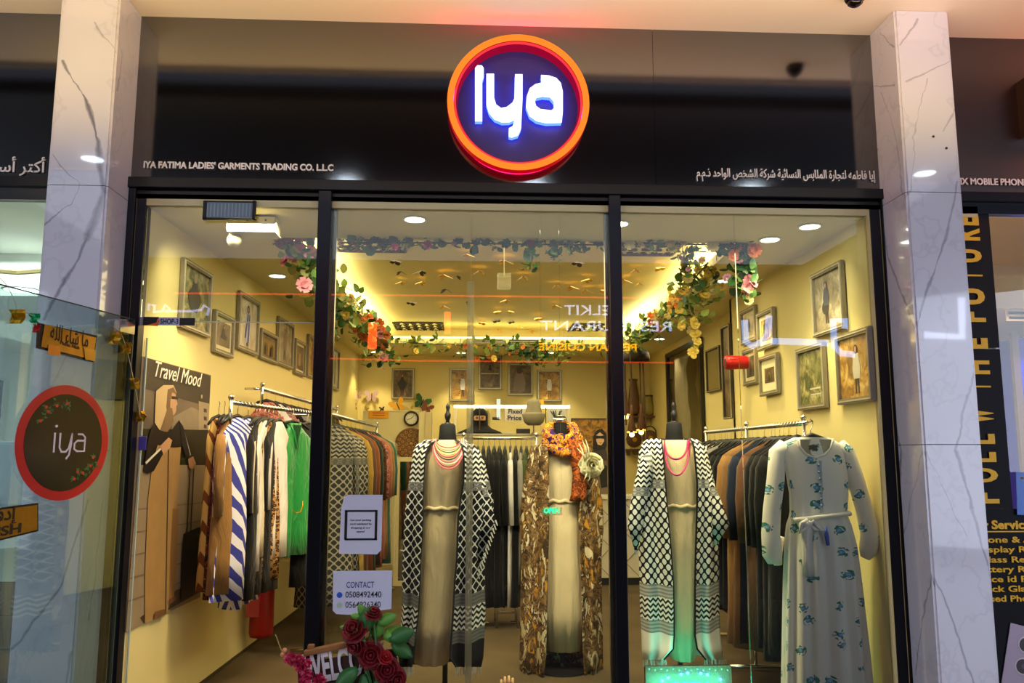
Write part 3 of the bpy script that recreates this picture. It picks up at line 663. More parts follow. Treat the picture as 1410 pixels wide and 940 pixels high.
# shop number strip across the transom edge
ss = empty('number_strip', P(220, 443, Y=0), 'thin strip reading SHOP-3 on the glass edge above the doorway', 'sign')
def fq(x0, y0, x1, y1, Y, mt, name, parent, th=.002, **kw):
    a, b = P(x0, y0, Y=Y), P(x1, y1, Y=Y); return box(name, (a.x, Y, b.z), (b.x, Y+th, a.z), mt, parent, **kw)
fq(176, 436, 197, 448, .008, M((170, 165, 175), .4), 'segment', ss); fq(197, 436, 218, 448, .008, BLACK, 'segment', ss); fq(218.5, 436.5, 247, 448, .008, M((200, 200, 230), .4), 'segment', ss); fq(247.5, 437.5, 268, 448, .008, BLACK, 'segment', ss)
a, b = P(220.5, 445.5, Y=.007), P(245.5, 445.5, Y=.007); lettering('SHOP-3', a, (b.x, b.y, a.z), .026, M((30, 30, 50), .5), ss, th=.001, bold=.02)

fl = P(212, 444, Y=.007); MB().prism([(-.04, -.015), (.02, -.018), (.028, .01), (.018, .022), (.012, .0), (-.01, -.006)], fl, (1, 0, 0), (0, 0, 1), .001).build('flame_print', M((235, 110, 20), .4), ss)
cl_ = empty('glass_clamp', P(170, 443, Y=-.02), 'small chrome clamp where door and glass transom meet', 'clamp')
q = P(170, 445, Y=-.03); MB().box(q-Vector((.03, .02, .02)), q+Vector((.03, .02, .02))).build('clamp_body', CHROME, cl_, bevel=.005); MB().lathe([(.012, -.03), (.012, -.02)], q, 12, 'y').build('screw', M((150, 60, 60), .3, .6), cl_)
# notices on the glass
PAP = M((215, 216, 235), .6, name='paper'); INK = M((30, 30, 38), .6)
def poly_on(Y, pts, mt, name, parent, th=.0015, **kw):
    pp = [P(x, y, Y=Y) for x, y in pts]; return MB().prism([(q.x, q.z) for q in pp], (0, Y, 0), (1, 0, 0), (0, 0, 1), th).build(name, mt, parent, **kw)
n1 = empty('notice', P(497, 722, Y=.01), 'white paper notice with a black bordered message on the middle glass', 'notice')
poly_on(.012, [(474, 684), (480, 681), (527, 681), (525, 757), (519, 763), (467, 762), (470, 700)], PAP, 'sheet', n1)
for q in ((475, 702, 519, 704.5), (475, 741, 519, 743.5), (475, 702, 477.5, 743), (516.5, 702, 519, 743)): fq(*q, .0085, BLACK, 'border', n1, .001)
for k, (tx, a_, b_) in enumerate((('Get your parking', 482, 511), ('card validated by', 482, 512), ('shopping at our', 483, 510), ('store!', 491, 502))):
    a, b = P(a_, 717+k*5.3, Y=.0095), P(b_, 717+k*5.3, Y=.0095); lettering(tx, a, (b.x, b.y, a.z), .0095, INK, n1, th=.0005, bold=.01)
n2 = empty('notice', P(500, 815, Y=.01), 'white paper notice headed CONTACT with two phone numbers', 'notice')
poly_on(.012, [(459, 786), (540, 785), (539, 838), (480, 846), (463, 845), (458, 840)], PAP, 'sheet', n2)
for tx, a_, b_, y_, mt in (('CONTACT', 477, 515, 809, M((60, 60, 130), .5)), ('0508492440', 475.5, 525, 822.5, INK), ('0564926340', 475.5, 524, 836.5, INK)):
    a, b = P(a_, y_, Y=.0095), P(b_, y_, Y=.0095); lettering(tx, a, (b.x, b.y, a.z), .029, mt, n2, th=.0005, bold=.005)
for y_, c_ in ((819, (40, 90, 200)), (833, (180, 200, 180))):
    q = P(467.5, y_, Y=.009); MB().lathe([(.014, 0), (.014, .002)], q, 16, 'y').build('phone_icon', M(c_, .5), n2)
# ---- signs of the shops opposite, whose mirror images float in the glass
def mirror_at(px, py, D=6.5): q = P(px, py, Y=D); return Vector((q.x, -D, q.z))
def opp_text(label, txt, px0, px1, py, hpx, mt, D=6.5, bold=.0):
    a, b = mirror_at(px1, py, D), mirror_at(px0, py, D)   # reads from the far side, so the shop's glass shows it reversed
    a.z = b.z = (a.z+b.z)/2
    o = lettering(txt, a, b, hpx*(D+4.2)/1130, mt, None, name='shop_letters', th=.03, bold=bold)
    return tag(o, label, 'lettering')
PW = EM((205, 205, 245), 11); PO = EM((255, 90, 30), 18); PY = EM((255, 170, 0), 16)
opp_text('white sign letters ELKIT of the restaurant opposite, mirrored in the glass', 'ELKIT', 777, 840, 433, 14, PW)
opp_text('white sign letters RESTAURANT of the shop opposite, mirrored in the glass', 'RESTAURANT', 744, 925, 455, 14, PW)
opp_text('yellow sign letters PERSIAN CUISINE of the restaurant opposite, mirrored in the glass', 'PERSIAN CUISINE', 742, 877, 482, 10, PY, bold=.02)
def opp_stroke(label, name, pts, wpx, mt, D=6.5, cat='neon sign', front=0):
    q = [mirror_at(x, y, D) for x, y in pts] if not front else [Vector((P(x, y, Y=D-.52).x, -D, P(x, y, Y=D-.52).z)) for x, y in pts]; wd = wpx*(D+4.2)/1130
    o = ribbon([(v.x, v.z) for v in q], wd, (0, -D, 0), (1, 0, 0), (0, 0, 1), -.03).build(name, mt, None)
    return tag(o, label, cat)
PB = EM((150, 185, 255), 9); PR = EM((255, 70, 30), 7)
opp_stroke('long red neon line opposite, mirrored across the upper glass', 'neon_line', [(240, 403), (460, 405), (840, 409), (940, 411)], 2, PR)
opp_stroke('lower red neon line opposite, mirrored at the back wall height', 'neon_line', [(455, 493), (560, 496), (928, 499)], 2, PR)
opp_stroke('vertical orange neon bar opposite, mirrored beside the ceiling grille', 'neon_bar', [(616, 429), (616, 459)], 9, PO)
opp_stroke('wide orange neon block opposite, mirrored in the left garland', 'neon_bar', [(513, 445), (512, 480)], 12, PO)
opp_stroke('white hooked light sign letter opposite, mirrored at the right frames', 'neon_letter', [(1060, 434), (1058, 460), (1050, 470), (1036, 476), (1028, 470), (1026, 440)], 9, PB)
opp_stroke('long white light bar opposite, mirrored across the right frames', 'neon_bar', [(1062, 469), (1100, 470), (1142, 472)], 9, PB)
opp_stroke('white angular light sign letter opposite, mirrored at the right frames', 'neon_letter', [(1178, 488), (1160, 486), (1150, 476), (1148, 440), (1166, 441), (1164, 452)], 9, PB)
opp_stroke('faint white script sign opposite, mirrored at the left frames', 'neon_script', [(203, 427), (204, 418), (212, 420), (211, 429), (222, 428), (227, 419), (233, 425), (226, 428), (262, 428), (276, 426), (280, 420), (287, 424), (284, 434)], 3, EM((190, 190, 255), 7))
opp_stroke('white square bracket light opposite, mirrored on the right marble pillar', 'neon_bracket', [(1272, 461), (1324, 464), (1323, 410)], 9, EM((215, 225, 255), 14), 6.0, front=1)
# ================================================================ cloth patterns
def keff(name, base, line, blocks, lw=.075):
    """woven check headscarf cloth: chevrons at the shoulders, fishnet in the middle, striped borders and chevrons below; UV in metres, v measured down"""
    t = NT(name); u, v, _ = t.xyz('UV')
    p = .047
    a = ((u+v*.8)/p).fr(); b = ((u-v*.8)/p).fr()
    a2 = (a-.5).abs(); b2 = (b-.5).abs()
    net = a2.lt(lw).mx(b2.lt(lw))
    knot = a2.lt(lw*2)*b2.lt(lw*2)
    net = net.mx(knot)
    zz = ((v+((u/.034).fr()-.5).abs()*.034)/.03).fr().lt(.48)
    # zones down the garment
    sh = v.lt(.24); band1 = v.gt(.24)*v.lt(.29); low = v.gt(blocks); st1 = v.gt(blocks)*v.lt(blocks+.07)
    chev2 = v.gt(blocks+.07)*v.lt(blocks+.20); st2 = v.gt(blocks+.20)*v.lt(blocks+.27)
    stripe = (v/.02).fr().lt(.5)*.35+.45
    m = net*(1-sh)*(1-low)+zz*sh+zz*chev2
    c1 = t.mix(m, base, line)
    grey = tuple(int(x*.55+y*.45) for x, y in zip(base, line))
    c2 = t.mix((st1+st2+band1).mn(1)*stripe*1.4, c1, grey)
    t.base(c2); t.bump(t.noise(500, 2), .3, .002); return t.set(.9, spec=.15)
KD = keff('black_white_check_cloth', (20, 21, 26), (205, 205, 205), .86)
KW = keff('white_black_check_cloth', (222, 224, 218), (22, 24, 28), .84, .12)
KS = keff('grey_check_cloth', (52, 50, 46), (150, 142, 124), 3, .1)
def stripes(name, a, b, p, sl=.8, w=.5):
    t = NT(name); u, v, _ = t.xyz('UV'); wv = t.noise(5, 2)
    t.base(t.mix(((u+v*sl+wv*.03)/p).fr().lt(w), a, b)); t.bump(t.noise(400, 2), .2, .002); return t.set(.85, spec=.2)
BLST = stripes('blue_white_stripe_cloth', (228, 226, 232), (62, 66, 150), .05, .35)
OCHP = stripes('ochre_stripe_cloth', (196, 160, 90), (110, 62, 30), .11, .6, .35)
def blotch(name, stops, sc=9, dist=2.5, kind='UV', det=3):
    t = NT(name); t.base(t.ramp(t.noise(sc, det, .6, kind=kind, dist=dist), stops, 'CONSTANT' if len(stops) > 3 else 'LINEAR')); t.bump(t.noise(400, 2), .2, .002)
    return t.set(.85, spec=.2)
def leopard():
    t = NT('leopard_cloth'); d = t.vor(46, 'UV', rand=1); e = t.noise(60, 2, kind='UV')
    ring = ((d*46-(.9+e*1.4)*.5).abs()).lt(.28) if False else ((d-.34).abs()).lt(.13)
    t.base(t.mix(ring*e.gt(.42), t.mix(d.lt(.2), (176, 136, 84), (120, 78, 40)), (36, 22, 16))); return t.set(.8, spec=.2)
LEO = leopard()
def leafprint():
    t = NT('leaf_print_cloth')
    d = t.vor(9, 'UV', rand=.9); n = t.noise(8, 3, .6, 'UV', 1.8); q = t.noise(17, 3, .6, 'UV', 2.5, stretch=(1, .35, 1)); y = t.noise(5, 2, .5, 'UV', 1)
    g = t.ramp(n, [(.0, (58, 40, 22)), (.42, (104, 78, 44)), (.5, (134, 104, 62)), (.58, (84, 58, 34))], 'CONSTANT')
    g = t.mix(q.gt(.56)*d.lt(.55), g, (206, 192, 158)); g = t.mix(q.lt(.40)*y.gt(.52), g, (196, 140, 36)); g = t.mix((q-.5).abs().lt(.012), g, (40, 26, 16))
    t.base(g); t.bump(t.noise(300, 2), .2, .002); return t.set(.7, spec=.3)
LEAFP = leafprint()
SCARFM = blotch('orange_purple_scarf', [(.0, (60, 30, 90)), (.40, (214, 120, 20)), (.45, (232, 180, 60)), (.485, (40, 18, 20)), (.52, (214, 130, 30)), (.56, (60, 30, 100)), (.61, (230, 170, 60))], 8, 1.5)
DARKP = blotch('dark_print_cloth', [(.0, (30, 22, 24)), (.45, (120, 40, 30)), (.52, (34, 30, 40)), (.6, (170, 120, 60))], 16, 2)
PINKP = blotch('pink_print_cloth', [(.0, (120, 70, 60)), (.48, (200, 120, 110)), (.58, (90, 60, 40)), (.66, (190, 160, 110))], 18, 2)
BROWNP = blotch('brown_print_cloth', [(.0, (56, 34, 22)), (.48, (92, 60, 38)), (.56, (40, 26, 18)), (.64, (120, 84, 56))], 30, 1)
BLK = CL((9, 9, 11)); WHT = CL((222, 216, 208), .08); CRM = CL((214, 204, 178), .08); TAN = CL((160, 118, 62)); TAN2 = CL((134, 96, 54)); NAVY = CL((30, 38, 58))
BRN = CL((104, 70, 46))
def satin(c):
    t = NT('satin'); t.base(c); t.bump(t.noise(9, 2, .5, dist=1.2, stretch=(1.8, 1.8, .4)), .7, .04); return t.set(.38, spec=.6, sheen=.3)
GRN = satin((0, 132, 50)); OLV = CL((66, 78, 36)); DGR = CL((36, 52, 36)); TEAL = CL((50, 104, 100)); GOLDC = CL((176, 140, 52)); RUST = CL((140, 74, 36)); GREY = CL((150, 146, 136)); MAR = CL((96, 24, 26)); ROSE = CL((176, 112, 96)); SAGE = CL((140, 150, 116))
BEIGE = NT('beige_linen'); BEIGE.base(BEIGE.mix(BEIGE.noise(7, 4), (186, 168, 130), (212, 194, 156))); BEIGE.bump(BEIGE.noise(9, 3, .55, dist=.8, stretch=(1.6, 1.6, .45))+BEIGE.noise(380, 2)*.04, .5, .03); BEIGE = BEIGE.set(.85, spec=.2)
# ---------------------------------------------------------------- garments on hangers
def ring(z, cx, cy, a, b, n, k=0, amp=0, ph=0, skew=0):
    pts = []
    for j in range(n):
        t = 2*pi*j/n; m = 1+amp*sin(k*t+ph); pts.append((cx+a*cos(t), cy+b*sin(t)*m+(amp*b*1.2*sin(k*.5*t+ph)), z))
    return pts
def garment(label, cat, mt, L=1.0, hw=.2, th=.03, hem=1.0, sleeves=True, slen=.52, group=None, seed=0, name='hung_garment', lo=False):
    rnd = random.Random(seed); r = empty(name, (0, 0, 0), label, cat, group)
    n = 22 if not lo else 14
    prof = [(0, .05, .5), (.02, .07, .8), (.06, hw*.72, .9), (.095, hw*.97, 1), (.14, hw*1.0, 1.1), (.24, hw*.93, 1.2), (.42, hw*.9, 1.2), (.62, hw*(.9+hem*.03), 1.25), (.8, hw*(.9+hem*.07), 1.3), (1, hw*(.9+hem*.12), 1.35)]
    rows, uvs = [], []; ph = rnd.random()*6; k = rnd.choice((5, 6, 7))
    for i, (f, a, bt) in enumerate(prof):
        z = -.085-(f if f < .2 else .14+(f-.14)*(L-.14)/(.86))
        amp = 0 if i < 4 else .55*min(1, (i-3)/4)
        q = ring(z, rnd.uniform(-.004, .004), 0, a, th*bt, n, k, amp, ph+i*.08)
        rows.append(q); uvs.append([((j if j < n/2 else n-j)*2*a/(n/2), -.085-z) for j in range(n)])
    mb = MB().grid(rows, uvs, closed=True); mb.f.append(tuple(reversed(range((len(rows)-1)*n, len(rows)*n))))
    mb.build('body', mt, r, True)
    if sleeves:
        for s in (-1, 1):
            x = s*hw*.95; pts = [(x*.9, 0, -.19), (x*1.02, -.004, -.26), (x*1.08+s*.01, -.01, -.19-slen*.5), (x*1.05+s*.012, -.018, -.19-slen)]
            m2 = MB().tube(pts, [.03, .042, .038, .034], 8)
            for i, v in enumerate(m2.v): v.y *= .75; m2.uv[i] = ((i % 8)*.02, -.085-v.z)
            m2.build('sleeve', mt, r, True)
    return r
def hanger(label, mt=None, hw=.19, group=None, hook=.05):
    r = empty('clothes_hanger', (0, 0, 0), label, 'hanger', group)
    MB().tube([(0, 0, .012), (.012, 0, .006), (.014, 0, -.006), (.006, 0, -.02), (0, 0, -.03), (0, 0, -.075)], .0022, 5).build('hook', CHROME, r)
    MB().tube([(-hw, 0, -.125), (-hw*.6, 0, -.09), (0, 0, -.072), (hw*.6, 0, -.09), (hw, 0, -.125)], [.008, .01, .012, .01, .008], 6).build('arms', mt or BLACK, r, True)
    return r
def put(r, loc, yaw):
    r.location = loc; r.rotation_euler = (0, 0, yaw); return r
_h0 = hanger('slim black hanger with chrome hook', group='rail hangers'); _used = [False]
def hang(loc, yaw, side):
    h = _h0 if not _used[0] else copy_tree(_h0); _used[0] = True
    put(h, loc, yaw); h['label'] = 'slim black hanger with chrome hook on the '+side; h['group'] = 'hangers on the '+side; return h
def rail(name, label, p, q, posts=(), r_=.012, ribs=True, feet=True):
    p, q = Vector(p), Vector(q); r = empty(name, (p.x, p.y, 0), label, 'clothes rail')
    MB().tube([p, q], r_, 10).build('bar', CHROME, r, True)
    d = (q-p); n = int(d.length/.045)
    if ribs:
        mb = MB()
        for k in range(n): mb.lathe([(r_+.003, -.006), (r_+.005, 0), (r_+.003, .006)], p+d*((k+.5)/n), 6, 'y')
        mb.build('hanger_notches', CHROME, r, kind='stuff')
    for t in posts:
        c = p+d*t; MB().tube([c+Vector((0, 0, .03)), (c.x, c.y, .03 if feet else c.z-.12)], .012, 8).build('post', CHROME, r, True)
        MB().ball(c+Vector((0, 0, .03)), .018).build('finial', CHROME, r, True)
        if feet: MB().tube([(c.x-.22, c.y, .025), (c.x+.22, c.y, .025)], .014, 8).build('foot', CHROME, r, True)
    if not feet:
        for t in posts:
            c = p+d*t; MB().tube([c, (LP0.x+.04+c.y*.037, c.y, c.z)], .009, 8).build('wall_bracket', CHROME, r, True)
    return r
# left rack A
ZA = 1.70
A0, A1 = Vector((-1.385, .62, ZA)), Vector((-1.09, 2.12, ZA)); dA = (A1-A0).normalized()
rail('garment_rack', 'chrome garment rack behind the doorway holding the green and striped clothes', A0, A1, (.97,), feet=False); MB().tube([A0+Vector((0, 0, .03)), A0+Vector((0, 0, -.22))], .012, 8).build('post', CHROME, bpy.data.objects['garment_rack'], True); MB().ball(A0+Vector((0, 0, .03)), .018).build('finial', CHROME, bpy.data.objects['garment_rack'], True)
def onRail(p0, d, px):
    o = (px-648)/1130.; # X = o*(Y+4.2) approx on the horizon
    t = (o*(p0.y+4.2)-p0.x)/(d.x-o*d.y); return p0+d*t
SH = lambda p, dz=0: Vector((p.x, p.y, p.z+.0+dz))
itemsA = [(299, 13, .98, OCHP, 'ochre and brown striped shawl hanging nearest the travel poster', 'shawl', .1, False, .02), (309, 9, 1.02, DARKP, 'dark red patterned scarf on the left end of the rack', 'scarf', .09, False, .02),
    (318, 10, .98, TAN, 'plain tan tunic between patterned scarf and striped dress', 'tunic', .14, True, .03), (333, 20, 1.02, BLST, 'long blue and white striped dress at the front of the rack', 'dress', .18, True, .045),
    (347, 14, 1.08, BLST, 'second blue and white striped dress, behind the front one', 'dress', .18, True, .035), (358, 8, 1.05, BLK, 'long black dress just right of the striped dresses', 'dress', .18, True, .03),
    (362, 10, .82, CRM, 'cream blouse right of the long black dress', 'blouse', .18, True, .03), (369, 10, .9, WHT, 'white blouse between cream blouse and leopard dress', 'blouse', .18, True, .03),
    (374, 12, .98, LEO, 'leopard print dress in the left rack', 'dress', .18, True, .03), (380, 9, 1.05, BLK, 'black dress right of the leopard print dress', 'dress', .18, True, .025),
    (388, 13, .86, WHT, 'white shirt directly left of the green satin blouse', 'shirt', .18, True, .035), (407, 23, .88, GRN, 'bright green satin blouse with a gold chain', 'blouse', .17, True, .04),
    (427, 12, 1.1, BLK, 'black dress right of the green satin blouse', 'dress', .18, True, .03), (440, 12, .95, BROWNP, 'dark brown printed dress at the right end of the left rack', 'dress', .18, True, .03)]
for i, (px, hpx, L, mt, lb, cat, hw, slv, th) in enumerate(itemsA):
    p = onRail(A0, dA, px) if px > 322 else onRail(A0, dA, 322)+Vector(((px-322)/1130*4.95, .04+.004*(322-px), 0))
    dd = p.y+4.2; ya = atan2(-p.x, dd)+math.acos(min(1, hpx*dd/1130/hw))
    g = put(garment(lb, cat, mt, L, hw, th, sleeves=slv, seed=i, slen=.45), p, ya)
    h = hang(p, ya, 'left rack behind the doorway'); h.scale.x = hw/.2
    if mt is GRN:
        MB().tube([(-.07, -.055, -.62), (-.05, -.065, -.66), (-.01, -.07, -.685), (.03, -.07, -.68), (.06, -.06, -.64), (.07, -.05, -.61)], .004, 6).build('gold_chain', GOLD, None); c = bpy.context.scene.collection.objects[-1]; c.parent = g; c['label'] = 'gold waist chain'
        m = MB().prism([(-.04, -.1), (.035, -.1), (.0, -.26)], (0, -.043, -.0), (1, 0, 0), (0, 0, 1), .004).build('neck_opening', CL((0, 70, 30)), None); m.parent = g
        m = MB().tube([(-.05, -.02, -.085), (-.03, -.04, -.14), (0, -.047, -.26)], .008, 6).build('collar', GRN, None, True); m.parent = g
        m = MB().tube([(.05, -.02, -.085), (.03, -.04, -.14), (0, -.047, -.26)], .008, 6).build('collar', GRN, None, True); m.parent = g
# wall rail B
B0, B1 = Vector((-1.47, 1.65, 1.86)), Vector((-1.38, 4.35, 1.86)); dB = (B1-B0).normalized()
rail('wall_rail', 'chrome wall rail above and behind the left rack', B0, B1, (0, 1), feet=False)
colsB = [('pale pink print', PINKP), ('white', WHT), ('rose', ROSE), ('black', BLK), ('grey', GREY), ('sage green', SAGE), ('cream', CRM), ('navy', NAVY), ('teal', TEAL), ('olive', OLV), ('brown', BRN)]
for i, (cn, mt) in enumerate(colsB):
    p = B0+dB*(.12+i*.235); put(garment('%s blouse on the wall rail behind the left rack' % cn, 'blouse', mt, .75, .11, .03, seed=50+i, lo=True), p, R(25)); h = hang(p, R(25), 'left wall rail'); h.scale.x = .55
# rack C in the middle bay
C0, C1 = Vector((-1.05, 1.9, 1.70)), Vector((-1.0, 4.7, 1.70)); dC = (C1-C0).normalized()
rail('garment_rack', 'chrome garment rack seen left in the middle window', C0, C1, (.02, .98))
itemsC = [(KS, 'grey checked kimono nearest the mullion on the middle left rack', 'kimono', 1.3), (KS, 'second grey checked kimono on the middle left rack', 'kimono', 1.25), (GOLDC, 'mustard yellow robe on the middle left rack', 'robe', 1.3), (BRN, 'chocolate brown robe right of the mustard one', 'robe', 1.25), (RUST, 'rust robe on the middle left rack', 'robe', 1.2),
    (DGR, 'dark green robe between rust and patterned robes', 'robe', 1.3), (BROWNP, 'brown printed robe on the middle left rack', 'robe', 1.2), (PINKP, 'pink and tan patterned robe on the middle left rack', 'robe', 1.25), (ROSE, 'dusty rose robe on the middle left rack', 'robe', 1.2), (TAN, 'tan robe near the far end of the middle left rack', 'robe', 1.2), (TEAL, 'teal robe at the far end of the middle left rack', 'robe', 1.3)]
for i, (mt, lb, cat, L) in enumerate(itemsC):
    p = C0+dC*(.10+i*.23+(.0 if i < 2 else .05)); put(garment(lb, cat, mt, L, .21, .035, seed=80+i, lo=True), p, R(12)); hang(p, R(12), 'middle left rack')
def plasticm():
    t = NT('clear_plastic'); t.base((235, 225, 190)); t.bump(t.noise(22, 3, dist=1), 1, .02); return t.set(.12, alpha=.22)
PLAS = plasticm()
g = garment('clear plastic garment cover at the far end of the middle left rack', 'garment cover', PLAS, 1.35, .24, .05, sleeves=False, seed=99, lo=True, name='garment_cover'); put(g, C0+dC*2.72, R(20))
# centre rack, seen end on
D0, D1 = Vector((-.06, 2.85, 1.54)), Vector((.56, 2.85, 1.54)); dD = Vector((1, 0, 0))
rail('garment_rack', 'chrome garment rack of black abayas in the middle of the shop', D0, D1, (0, 1), ribs=False)
itemsD = [(BLK, 'abaya')]*8+[(WHT, 'dress'), (BLK, 'abaya'), (GREY, 'dress'), (OLV, 'dress'), (BROWNP, 'dress')]
ordn = ['first', 'second', 'third', 'fourth', 'fifth', 'sixth', 'seventh', 'eighth']
for i, (mt, cat) in enumerate(itemsD):
    nmc = {WHT: 'white', GREY: 'grey', OLV: 'olive green', BROWNP: 'brown printed'}.get(mt)
    lb = ('%s black abaya from the left on the centre rack' % ordn[i]) if i < 8 else ('black abaya between white and grey dresses on the centre rack' if mt is BLK else '%s dress on the centre rack' % nmc)
    p = D0+dD*(.03+i*.046); put(garment(lb, cat, mt, 1.28 if i < 10 else 1.1, .2, .022, seed=120+i, lo=True), p, R(84+random.uniform(-4, 4))); hang(p, R(86), 'centre rack')
# right rack
E0, E1 = Vector((1.88, .33, 1.578)), Vector((1.88, 2.35, 1.578)); dE = Vector((0, 1, 0))
rail('garment_rack', 'chrome garment rack along the right wall ending above the floral dress', E0, E1, (.02, .5, .98))
itemsE = [(1052, BLK, 1.2, 'black abaya directly behind the floral dress'), (1044, BLK, 1.25, 'second black abaya behind the floral dress'), (1036, BLK, 1.2, 'third black abaya behind the floral dress'), (1025, BRN, 1.25, 'reddish brown coat on the right rack'), (1012, NAVY, 1.25, 'navy coat between brown and tan coats on the right rack'),
    (1004, TAN2, 1.3, 'dark tan coat right of the light tan coat'), (997, TAN, 1.3, 'light tan coat on the right rack'), (990, BLK, 1.1, 'black abaya left of the light tan coat'), (982, BLK, 1.1, 'black jacket two left of the light tan coat'), (974, BLK, 1.15, 'black jacket beside the beige cardigan on the right rack'), (965, GREY, 1.0, 'beige grey cardigan at the rear end of the right rack'), (958, KS, 1.0, 'dark zigzag blouse at the rear end of the right rack')]
for i, (px, mt, L, lb) in enumerate(itemsE):
    hw = .205; yaw = R(-8); xl = 1.88-hw; d = 1130*xl/(px-648); y = d-4.2
    p = Vector((1.88, min(y, 2.32), 1.578)); put(garment(lb, lb.split()[1] if False else ('abaya' if 'abaya' in lb else 'coat' if 'coat' in lb else 'jacket' if 'jacket' in lb else 'cardigan' if 'cardigan' in lb else 'blouse'), mt, L, hw, .035, seed=150+i), p, yaw); hang(p, yaw, 'right rack')
for i in range(14): hang(Vector((1.88, .47+i*.135, 1.578)), R(-8), 'right rack')
# ---------------------------------------------------------------- white floral dress
def floralm():
    t = NT('floral_cotton'); u, v, _ = t.xyz('UV')
    d = t.vor(8.6, 'UV', rand=.62); c = t.noise(60, 2, kind='UV'); e = t.noise(3, 2, kind='UV')
    d2 = d
    base = t.mix(e, (236, 234, 222), (248, 246, 236))
    leaf = d2.lt(.22)*c.gt(.50)
    g = t.mix(leaf, base, (70, 134, 116)); g = t.mix((d+c*.12).lt(.16), g, (100, 160, 205)); g = t.mix((d+c*.2).lt(.15), g, (150, 196, 226))
    t.base(g); t.bump(t.noise(420, 2), .2, .002); return t.set(.8, spec=.2)
FLOR = floralm(); COTT = CL((244, 242, 230), .05)
fd = empty('floral_dress', (1.80, .12, 0), 'long white dress with blue flower sprigs hanging before the right rack', 'dress')
YF = .12
def FP(px, py): return P(px, py, Y=YF)
rows, uvs = [], []
outl = [(602, 1094, 1140), (608, 1080, 1152), (614, 1072, 1162), (626, 1075, 1165), (650, 1082, 1168), (680, 1087, 1168), (704, 1088, 1166), (712, 1087, 1167), (722, 1084, 1171), (750, 1082, 1178), (790, 1081, 1183), (840, 1080, 1189), (900, 1079, 1196), (960, 1078, 1202), (1010, 1077, 1208)]
NJ = 60
for i, (y, xl, xr) in enumerate(outl):
    a, b = FP(xl, y), FP(xr, y); c = (a+b)/2; hw = (b.x-a.x)/2; z = (a.z+b.z)/2
    k = 0 if i < 6 else min(1, (i-5)/5); rr, uu = [], []
    for j in range(NJ):
        t = 2*pi*j/NJ; th_ = .055+.022*k*min(1, (i-4)/5 if i > 4 else 0)
        m = .30*k*sin(13*t+.6*sin(t*3)+i*.03)
        rr.append((c.x+hw*cos(t)*(1+m*.12), YF+th_*sin(t)*(1+m)+.005*k*sin(9*t), z)); uu.append((abs(pi-t if t < pi else t-pi)/pi*hw*2.2*(1 if t < pi else 1.0)+(3 if t < pi else 0), 1.5-z))
    rows.append(rr); uvs.append(uu)
MB().grid(rows, uvs, closed=True).build('body', FLOR, fd, True)
def fsleeve(pts, rad, name='sleeve'):
    v = [FP(x, y)+Vector((0, dy, 0)) for x, y, dy in pts]
    m2 = MB().tube(v, rad, 14)
    for i, q in enumerate(m2.v): m2.uv[i] = (q.x*1.0+5, 1.5-q.z)
    return m2.build(name, FLOR, fd, True)
fsleeve([(1080, 612, 0), (1070, 622, 0), (1068, 660, 0), (1065, 700, .02), (1064, 735, .03), (1066, 765, .03), (1068, 776, .03)], [.034, .042, .046, .046, .048, .05, .03])
fsleeve([(1156, 612, 0), (1166, 622, 0), (1178, 660, 0), (1190, 700, .0), (1197, 735, -.01), (1194, 758, -.01), (1190, 768, -.01)], [.034, .042, .046, .046, .05, .046, .024])
fsleeve([(1078, 740, .06), (1076, 765, .07), (1078, 780, .07)], [.03, .03, .022], 'inner_cuff')
q = FP(1117, 611)
MB().tube([FP(x, y)+Vector((0, -.052, 0)) for x, y in ((1093, 604), (1096, 616), (1105, 626), (1117, 630), (1130, 626), (1138, 616), (1141, 604))], .007, 6).build('collar', COTT, fd, True)
nk = [FP(x, y) for x, y in ((1096, 605), (1098, 616), (1106, 624), (1117, 628), (1128, 624), (1136, 616), (1139, 605))]
MB().prism([(a.x, a.z) for a in nk], (0, YF-.052, 0), (1, 0, 0), (0, 0, 1), .002).build('neck_inside', CL((190, 186, 160)), fd)
box('size_label', tuple(FP(1108, 613)+Vector((0, -.058, 0))), tuple(FP(1119, 619)+Vector((0, -.054, 0))), M((90, 80, 60), .6), fd)
MB().quadbar(FP(1123, 634)+Vector((0, -.06, 0)), FP(1125, 704)+Vector((0, -.062, 0)), .012, .004, up=(0, 1, 0)).build('placket', CL((200, 205, 215)), fd)
for k in range(7): MB().ball(FP(1120+k*.7, 640+k*9.2)+Vector((0, -.066, 0)), .008, 8, 5).build('button', M((120, 160, 200), .3), fd, True)
MB().tube([FP(1088, 715)+Vector((0, -.05, 0)), FP(1100, 713)+Vector((0, -.07, 0)), FP(1125, 710)+Vector((0, -.075, 0)), FP(1150, 707)+Vector((0, -.07, 0)), FP(1166, 706)+Vector((0, -.04, 0))], .012, 8).build('belt', COTT, fd, True)
MB().tube([FP(1103, 714)+Vector((0, -.08, 0)), FP(1094, 719)+Vector((0, -.09, 0)), FP(1092, 730)+Vector((0, -.09, 0)), FP(1101, 724)+Vector((0, -.09, 0)), FP(1110, 716)+Vector((0, -.09, 0)), FP(1122, 728)+Vector((0, -.09, 0)), FP(1112, 727)+Vector((0, -.09, 0)), FP(1104, 716)+Vector((0, -.08, 0))], .011, 8).build('bow', COTT, fd, True)
m = MB(); tl = [FP(x, y)+Vector((0, -.085, 0)) for x, y in ((1104, 716), (1102, 740), (1103, 770), (1104, 790))]
m.grid([[t_+Vector((-.03-.0*k, 0, 0)), t_+Vector((0, -.012, 0)), t_+Vector((.03, 0, 0))] for k, t_ in enumerate(tl)]); m.build('bow_tail', COTT, fd, True, solid=.003)
